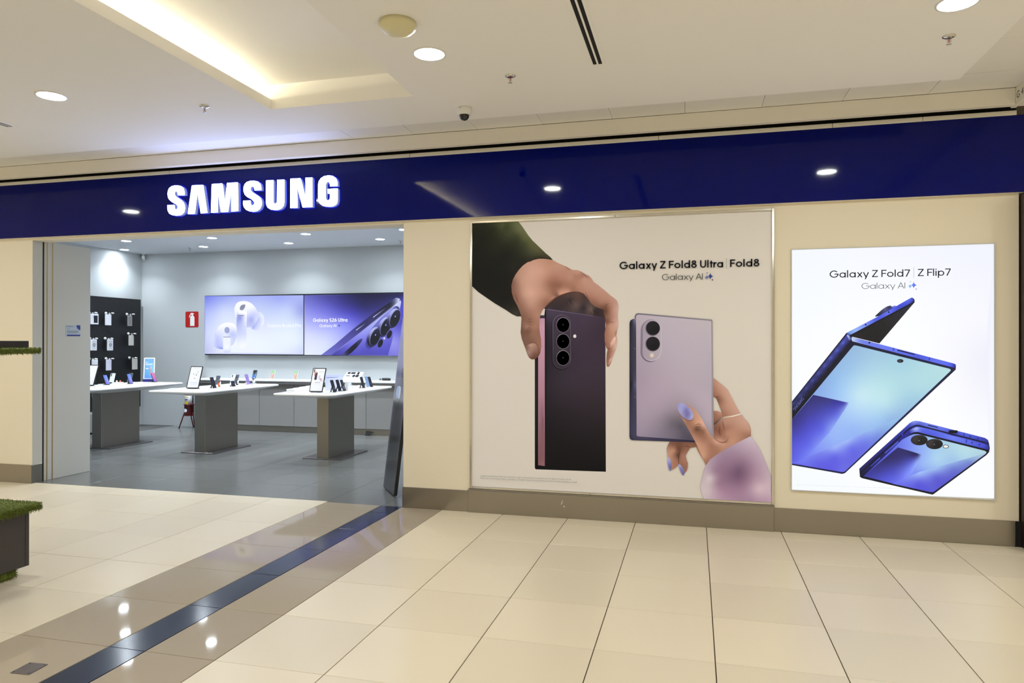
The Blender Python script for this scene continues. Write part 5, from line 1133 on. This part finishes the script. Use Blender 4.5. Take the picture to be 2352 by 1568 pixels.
ob('plate', MB().box(-.17, -.05, 0, .17, .06, .012).mesh('plate', .003), M['white'], t)
ob('body', MB().lathe([(.001, -.075), (.020, -.073), (.022, -.06), (.022, .06), (.020, .073), (.001, .075)], 18).mesh('body'), M['dark'], t, (.04, 0, .034), (0, PI/2, 0))
ob('end_cap', MB().lathe([(.001, -.012), (.016, -.010), (.018, .010), (.001, .012)], 16).mesh('end_cap'), M['grey'], t, (-.07, 0, .032), (0, PI/2, 0))
for x, lab in ((-5.10, 'flat price plate on the counter between blue and green phones'), (-4.72, 'flat price plate on the counter left of the second green phone'), (-6.2, 'flat price plate on the counter near its free end')):
    slab_thing('price_plate', lab, 'plate', x, 4.98, ZS, .16, .1, .012, 'white', .003, group='price plates on the counter', extra=card_top(.16, .1, .012))

# ------------------------------------------------------------------ fire extinguisher and its sign
t = thing('fire_extinguisher', 'red fire extinguisher with white and yellow label in a tripod stand', 'extinguisher', (-6.69, 5.03, 0))
ob('stand_cup', MB().lathe([(.082, .23), (.084, .235), (.084, .425), (.100, .428), (.100, .44), (.080, .441)], 28).mesh('stand_cup'), M['darkred'], t)
for a, b_ in (((-.07, -.03, .30), (-.155, -.075, 0)), ((-.03, .06, .30), (-.06, .19, 0)), ((.08, .0, .30), (.125, .0, 0))):
    lb = MB().tube([a, tuple(np.array(a)*.75+np.array(b_)*.25), b_], .010, 8)
    lg = ob('leg', lb.mesh('leg'), M['darkred'], t)
    ob('foot', MB().lathe([(.013, 0), (.013, .018), (.009, .02)], 10, (b_[0], b_[1], 0)).mesh('foot'), M['dark'], lg)
ob('cylinder', MB().lathe([(.072, .235), (.074, .25), (.074, .66), (.060, .71), (.028, .735), (.022, .75)], 28).mesh('cylinder'), M['red'], t)
ob('label', MB().lathe([(.0745, .445), (.0745, .60)], 28).mesh('label', fix=False), M['silver'], t)
lab_y = mat('label_yellow', (206, 186, 46), .5)
bl_ = MB(); n = 10
bl_.loft([[(.0752*math.sin(a), -.0752*math.cos(a), z) for a in np.linspace(-1.1, .45, n)] for z in (.445, .498)], cap=False, closed=False)
bl_.loft([[(.0752*math.sin(a), -.0752*math.cos(a), z) for a in np.linspace(-1.1, .5, n)] for z in (.565, .582)], cap=False, closed=False)
ob('label_band', bl_.mesh('label_band', fix=False), lab_y, t)
bl2 = MB()
for a0, a1 in ((-.55, -.3), (-.15, .12), (.17, .3)):
    bl2.loft([[(.0754*math.sin(a), -.0754*math.cos(a), z) for a in np.linspace(a0, a1, 5)] for z in (.515, .545)], cap=False, closed=False)
ob('label_print', bl2.mesh('label_print', fix=False), M['navy'], t)
cyl = lambda V: np.stack([.0846*np.sin(V[:, 0]/.0846), -.0846*np.cos(V[:, 0]/.0846), V[:, 1]], 1)
flat_art('oval_label', ellipse(-.022, .33, .044, .034, 24), [(-.06,.33,196,200,214),(.02,.34,232,232,240),(-.02,.36,220,222,232),(-.02,.30,206,208,220)], cyl, M['print'], t, .008)
ob('valve', MB().tube([(0, 0, .74), (0, 0, .80), (.0, -.06, .82)], [.018, .016, .008], 10).mesh('valve'), M['dark'], t)
ob('hose', MB().tube([(.0, .0, .78), (.05, -.01, .78), (.088, -.01, .70), (.092, -.01, .52), (.09, -.01, .46)], .009, 8).mesh('hose'), M['dark'], t)
a, b_ = on_y(426.5, 715.5, SY1), on_y(456, 751, SY1)
w, h = b_[0]-a[0], a[2]-b_[2]
t = thing('fire_sign', 'square red sign with a white extinguisher symbol on the back wall', 'sign', ((a[0]+b_[0])/2, SY1, (a[2]+b_[2])/2))
ob('plate', MB().slab(rrect(w, h, .02), -.006, 0).mesh('plate'), mat('sign_red', (176, 18, 14), .45), t)
sy = MB()
sy.slab([(x*w, z*h) for x, z in [(-.13,-.42),(.20,-.42),(.20,.12),(.16,.20),(.09,.25),(.09,.32),(.16,.32),(.16,.37),(.02,.42),(-.08,.40),(-.18,.26),(-.22,.12),(-.16,.14),(-.12,.26),(-.05,.31),(-.02,.31),(-.02,.25),(-.09,.20),(-.13,.12)]], -.008, -.006)
ob('symbol', sy.mesh('symbol'), M['white'], t)

# ------------------------------------------------------------------ black product panel and hanging packages
PX = SX0 + .05
t = thing('product_panel', 'tall black product wall panel on the left wall of the shop', 'panel', (SX0+.002, 4.2, .36))
ob('board', MB().box(0, -1.9, 0, .05, .995, 2.03).mesh('board', .002), M['pegboard'], t)
low = thing('low_cabinet', 'low grey storage cabinet under the black product panel', 'cabinet', (SX0+.002, 4.2, 0))
ob('body', MB().box(0, -1.9, .02, .25, .0, .355).mesh('body', .003), M['plinth'], low)
for k in range(2): ob('drawer', MB().box(.25, -1.88+.94*k, .03, .262, -.96+.94*k, .345).mesh('drawer', .003), M['plinth'], low)
cx = lambda u, v: (200 + u/7.464, 690 + v/7.464)
rows = {'top': 0, 'middle': 1, 'lower': 2}
items = [  # knob px, tip px, package rect px, look
 ((40,212),(152,208),(60,215,190,410),'white package with a dark window','top row, nearest the door jamb',1),
 ((325,210),(440,225),(310,235,410,425),'plain white package','top row, middle column',0),
 ((685,230),(798,240),(695,255,767,437),'narrow grey patterned package','top row, nearest the shop corner',2),
 ((45,645),(168,655),(58,655,162,855),'white ring-pattern package','second row, nearest the door jamb',3),
 ((312,645),(427,655),(345,655,440,855),'white package with a pale grey centre','second row, middle column',3),
 ((710,565),(822,572),(715,595,795,770),'cream package','second row, nearest the shop corner',4),
 ((45,990),(152,1005),(82,1000,180,1190),'white package partly behind the tablet','third row, nearest the door jamb',0),
 ((315,990),(452,1000),(325,1005,412,1195),'lilac white package','third row, middle column',5),
 ((725,978),(842,985),(785,1000,870,1178),'cream striped package','third row, nearest the shop corner',4),
 ((60,1530),(160,1540),(88,1570,128,1655),'small white package','lowest row, seen under the left table',0)]
pk = {0: (232,232,240), 1: (226,228,236), 2: (150,146,146), 3: (226,226,236), 4: (206,200,192), 5: (222,218,236)}
for kn, tp, rc, look, where, st in items:
    a = on_x(*cx(*kn), PX+.012); y0, z0 = a[1], a[2]
    q = on_x(*cx(*tp), PX+.16); z0 = (z0+q[2])/2; y0 = (a[1]+q[1])/2
    hk = thing('display_hook', 'white display hook, ' + where + ' of the black panel', 'hook', (PX, y0, z0), 0, 'hooks on the black product panel')
    ob('mount', MB().lathe([(.001, 0), (.022, .001), (.026, .010), (.020, .022), (.006, .026)], 16).mesh('mount'), M['white'], hk, rot=(0, PI/2, 0))
    ob('peg', MB().tube([(.01, 0, 0), (.155, 0, 0)], .0035, 6).mesh('peg'), M['chrome'], hk)
    ob('end_lock', MB().loft([[(.145, -.034, -.004), (.145, .018, -.014), (.145, .026, .010), (.145, -.010, .014)], [(.172, -.034, -.002), (.172, .016, -.010), (.172, .022, .008), (.172, -.010, .012)]]).mesh('end_lock', .003), M['white'], hk)
    p0 = on_x(*cx(rc[0], rc[1]), PX+.09); p1 = on_x(*cx(rc[2], rc[3]), PX+.09)
    w, h = abs(p1[1]-p0[1]), abs(p0[2]-p1[2]); yc, zc = (p0[1]+p1[1])/2, p1[2]
    yc = min(max(yc, y0 - w*.35), y0 + w*.35) if abs(yc-y0) < .12 else yc
    ht = z0 - .0045 - zc
    mk = 'package_%d' % st
    if mk not in M: M[mk] = mat('package_card_%d' % st, pk[st], .45)
    g = thing('phone_case_package', look + ', ' + where.replace(', ', ' of the black panel, '), 'package', (PX+.09, yc, zc), 0, 'packages on the black product panel')
    hh = min(h, ht-.012)
    ob('box', MB().box(-.010, -w/2, 0, .010, w/2, hh).mesh('box', .003), M[mk], g)
    ob('hang_tab', MB().box(-.0015, -.016+(y0-yc), hh-.002, .0015, .016+(y0-yc), ht+.012).mesh('hang_tab', .001), M['silver'], g)
    if st == 1:
        ob('window', MB().box(.010, -w*.14, hh*.14, .0115, w*.36, hh*.84).mesh('window', .001), M['dark'], g)
    elif st == 3:
        ob('printed_panel', MB().box(.010, -w*.32, hh*.10, .0108, w*.32, hh*.9).mesh('printed_panel'), M['bluegrey'] if False else M['silver'], g)
        n = 20; rb = MB().loft([[(.0112, r_*math.cos(2*PI*i/n), hh*.5 + r_*math.sin(2*PI*i/n)) for i in range(n)] for r_ in (w*.22, w*.14)], cap=False)
        ob('printed_ring', rb.mesh('printed_ring', fix=False), M['grey'], g)
    elif st in (2, 4):
        for k in range(3):
            ob('printed_stripe', MB().box(.010, -w*.3+k*w*.2, hh*.1, .0107, -w*.24+k*w*.2, hh*.88).mesh('printed_stripe'), M['grey'] if st == 2 else M['silver'], g)

# ------------------------------------------------------------------ information plaque on the door jamb
t = thing('info_plaque', 'small white and blue notice on the door jamb wall', 'sign', (-4.85, .78, 1.712))
ob('plate', MB().box(0, -.101, -.066, .003, .101, .066).mesh('plate', .001), mat('plaque_grey', (178, 190, 204), .4), t)
pf = lambda V: np.stack([np.full(len(V), .0034), V[:, 0], V[:, 1]], 1)
bluep = (48, 56, 128)
flat_art('corner_mark', [(.101,.066)] + arc(.101,.066,.054,.058,180,270,8), bluep, pf, M['print'], t)
flat_art('foot_band', [(-.085,-.064),(.101,-.064),(.101,-.047),(-.085,-.047)], bluep, pf, M['print'], t)
V, F = strokes('SAMSUNG', .2) if False else (None, None)
cu = bpy.data.curves.new('heading', 'FONT'); cu.body = 'SAMSUNG'; cu.size = .018
oo = bpy.data.objects.new('heading', cu); COL.objects.link(oo); me = bpy.data.meshes.new_from_object(oo); bpy.data.objects.remove(oo)
ob('heading', me, M['navy'], t, (.0034, -.085, .043), (PI/2, 0, PI/2))
for k, (y0, y1, z) in enumerate(((-.085,-.045,.017),(-.085,.07,-.004),(-.085,.075,-.013),(-.085,.075,-.022),(-.085,.05,-.031))):
    flat_art('text_line', [(y0,z),(y1,z),(y1,z+.005),(y0,z+.005)], (112,122,138), pf, M['print'], t)

# ------------------------------------------------------------------ leaning phone-shaped board inside the entrance
st_prints = [('printed_edge', [(.0,.0),(.10,.0),(.10,1),(.0,1)], [(.05,.1,150,150,210),(.05,.35,120,120,170),(.05,.55,86,82,112),(.05,.7,62,58,82),(.05,1,72,68,92)]),
             ('printed_lens', catmull([(.5,.30),(.8,.30),(.8,.39),(.55,.39)], 3), [(.6,.32,70,72,90),(.7,.37,40,40,56)]),
             ('painted_glare', catmull([(.22,.41),(.55,.405),(.58,.45),(.5,.478),(.25,.47)], 3), [(.3,.42,170,200,255),(.45,.43,226,238,255),(.4,.47,120,150,226)]),  # bright reflection painted into the board's front colours
             ('printed_lens', catmull([(.2,.478),(.5,.475),(.54,.50),(.44,.55),(.34,.565),(.24,.535)], 3), [(.3,.49,70,72,78),(.4,.52,38,38,44),(.35,.55,14,14,18)])]
device('standing_board', 'tall dark phone-shaped display board leaning inside the entrance beside the pier', 'board', -.815, .835, -53.1, 6.6, .507, 1.85, 0, body='charcoal', face=[(0,0,170,170,236),(1,0,160,160,230),(.5,.2,146,146,216),(.2,.3,110,112,160),(.6,.35,96,98,140),(.3,.45,76,76,104),(.7,.5,56,54,76),(.5,.58,36,34,46),(.3,.7,24,24,30),(.7,.8,24,24,29),(.5,1,28,28,34),(.1,.9,30,29,36)], face_mat='standee', inset=.006, thick=.035, stand=None, r=.02, prints=st_prints, z0=.012, step=.08, facename='printed_front')

# ------------------------------------------------------------------ turf trimmed kiosk at the left edge
kz = thing('promotion_stand', 'dark grey two-tier stand trimmed with artificial turf at the left edge', 'stand', (-2.06, -2.215, 0))
kb = np.array(kz.location)
ob('lower_box', MB().box(-1.10, -1.5, .064, 0, 0, .437).mesh('lower_box', .004), M['darkgrey'], kz)
ob('box_edge', MB().box(-.006, -.024, .066, .004, .002, .428).mesh('box_edge', .002), M['darkgrey'], kz)
ob('upper_tray', MB().box(-1.10, -1.5, 1.535, 0, 0, 1.583).mesh('upper_tray', .003), M['charcoal'], kz)
for x, y in ((-.16, -1.36), (-.98, -1.36), (-.98, -.14)):
    ob('post', MB().box(x-.03, y-.03, .437, x+.03, y+.03, 1.51).mesh('post', .003), M['charcoal'], kz)
def turf(name, x0, x1, y0, y1, z0, z1, n, ln, seed, edge=1.0):
    rng = np.random.default_rng(seed)
    b = MB(); r = min((z1-z0)/2, .02)
    b.loft([[(x, y, z) for x, y in [(x0+i_, y0+i_), (x1-i_, y0+i_), (x1-i_, y1-i_), (x0+i_, y1-i_)]] for z, i_ in ((z0, r*.7), (z0+r*.6, .004), (z1-r*.6, .004), (z1, r*.7))])
    core = ob('turf_core', b.mesh('turf_core', .006, 2), M['turf'], kz)
    vs, fs = [], []
    for k in range(n):
        side = rng.random()
        if side < .34: p = np.array([x1-.004, rng.uniform(y0, y1), rng.uniform(z0, z1)]); nrm = np.array([1, 0, rng.uniform(-.5, .4)])
        elif side < .56: p = np.array([rng.uniform(max(x0, x1-.45), x1), y1-.004, rng.uniform(z0, z1)]); nrm = np.array([0, 1, rng.uniform(-.5, .4)])
        elif side < .86: p = np.array([rng.uniform(max(x0, x1-.4), x1), rng.uniform(max(y0, y1-.6), y1), z1-.002]); nrm = np.array([rng.normal(0, .4), rng.normal(0, .4), 1])
        else: p = np.array([rng.uniform(max(x0, x1-.4), x1), rng.uniform(max(y0, y1-.6), y1), z0+.002]); nrm = np.array([rng.normal(0, .5), rng.normal(0, .5), -.6])
        d = nrm/np.linalg.norm(nrm) + rng.normal(0, .45, 3); d /= np.linalg.norm(d)
        t_ = np.cross(d, rng.normal(0, 1, 3)); t_ /= np.linalg.norm(t_)+1e-6
        L_ = ln*rng.uniform(.5, 1.3); w_ = .0016
        o_ = len(vs); q = p + d*L_*.6 + np.array([0, 0, -.1*L_]); e = p + d*L_ + np.array([0, 0, -.4*L_])
        vs += [tuple(p-t_*w_), tuple(p+t_*w_), tuple(q+t_*w_*.8), tuple(q-t_*w_*.8), tuple(e)]
        fs += [(o_, o_+1, o_+2, o_+3), (o_+3, o_+2, o_+4)]
    m_ = bpy.data.meshes.new(name); m_.from_pydata(vs, [], fs)
    o = ob(name, m_, M['turf'], kz); o['kind'] = 'stuff'
turf('turf', -1.14, .055, -1.54, .050, .437, .485, 9000, .016, 1)
turf('turf', -1.14, .050, -1.54, .045, 1.500, 1.536, 7000, .014, 2)
turf('turf', -1.04, -.025, -1.44, -.060, 0.002, .064, 3500, .016, 3)

# ------------------------------------------------------------------ floor plate, scuffs
t = thing('floor_plate', 'small square metal cover plate set in the brown floor strip', 'plate', (-.803, -3.303, .0006), math.radians(4))
ob('plate', MB().box(-.052, -.055, 0, .052, .055, .0025).mesh('plate', .0008), M['plate'], t)
for sx in (-1, 1):
    for sy in (-1, 1): ob('screw', MB().lathe([(.004, .002), (.004, .0032), (.001, .0034)], 8, (sx*.042, sy*.045, 0)).mesh('screw'), M['dark'], t)
bf = bpy.data.objects['baseboard_front']
def scuff(pts):
    yb = FY-.0302; b = MB()
    P = [on_y(1080+u/5.88, 1060+v/5.88, yb) for u, v in pts]
    b.v = [tuple(p) for p in P]; b.f = [list(range(len(P)))]
    ob('scuff_mark', b.mesh('scuff_mark', fix=False), M['smudge'], bf)
scuff([(1242,520),(1248,524),(1246,545),(1238,565),(1228,580),(1222,576),(1232,556),(1239,538)])
scuff([(1260,593),(1268,594),(1276,606),(1276,616),(1268,616),(1260,604)])
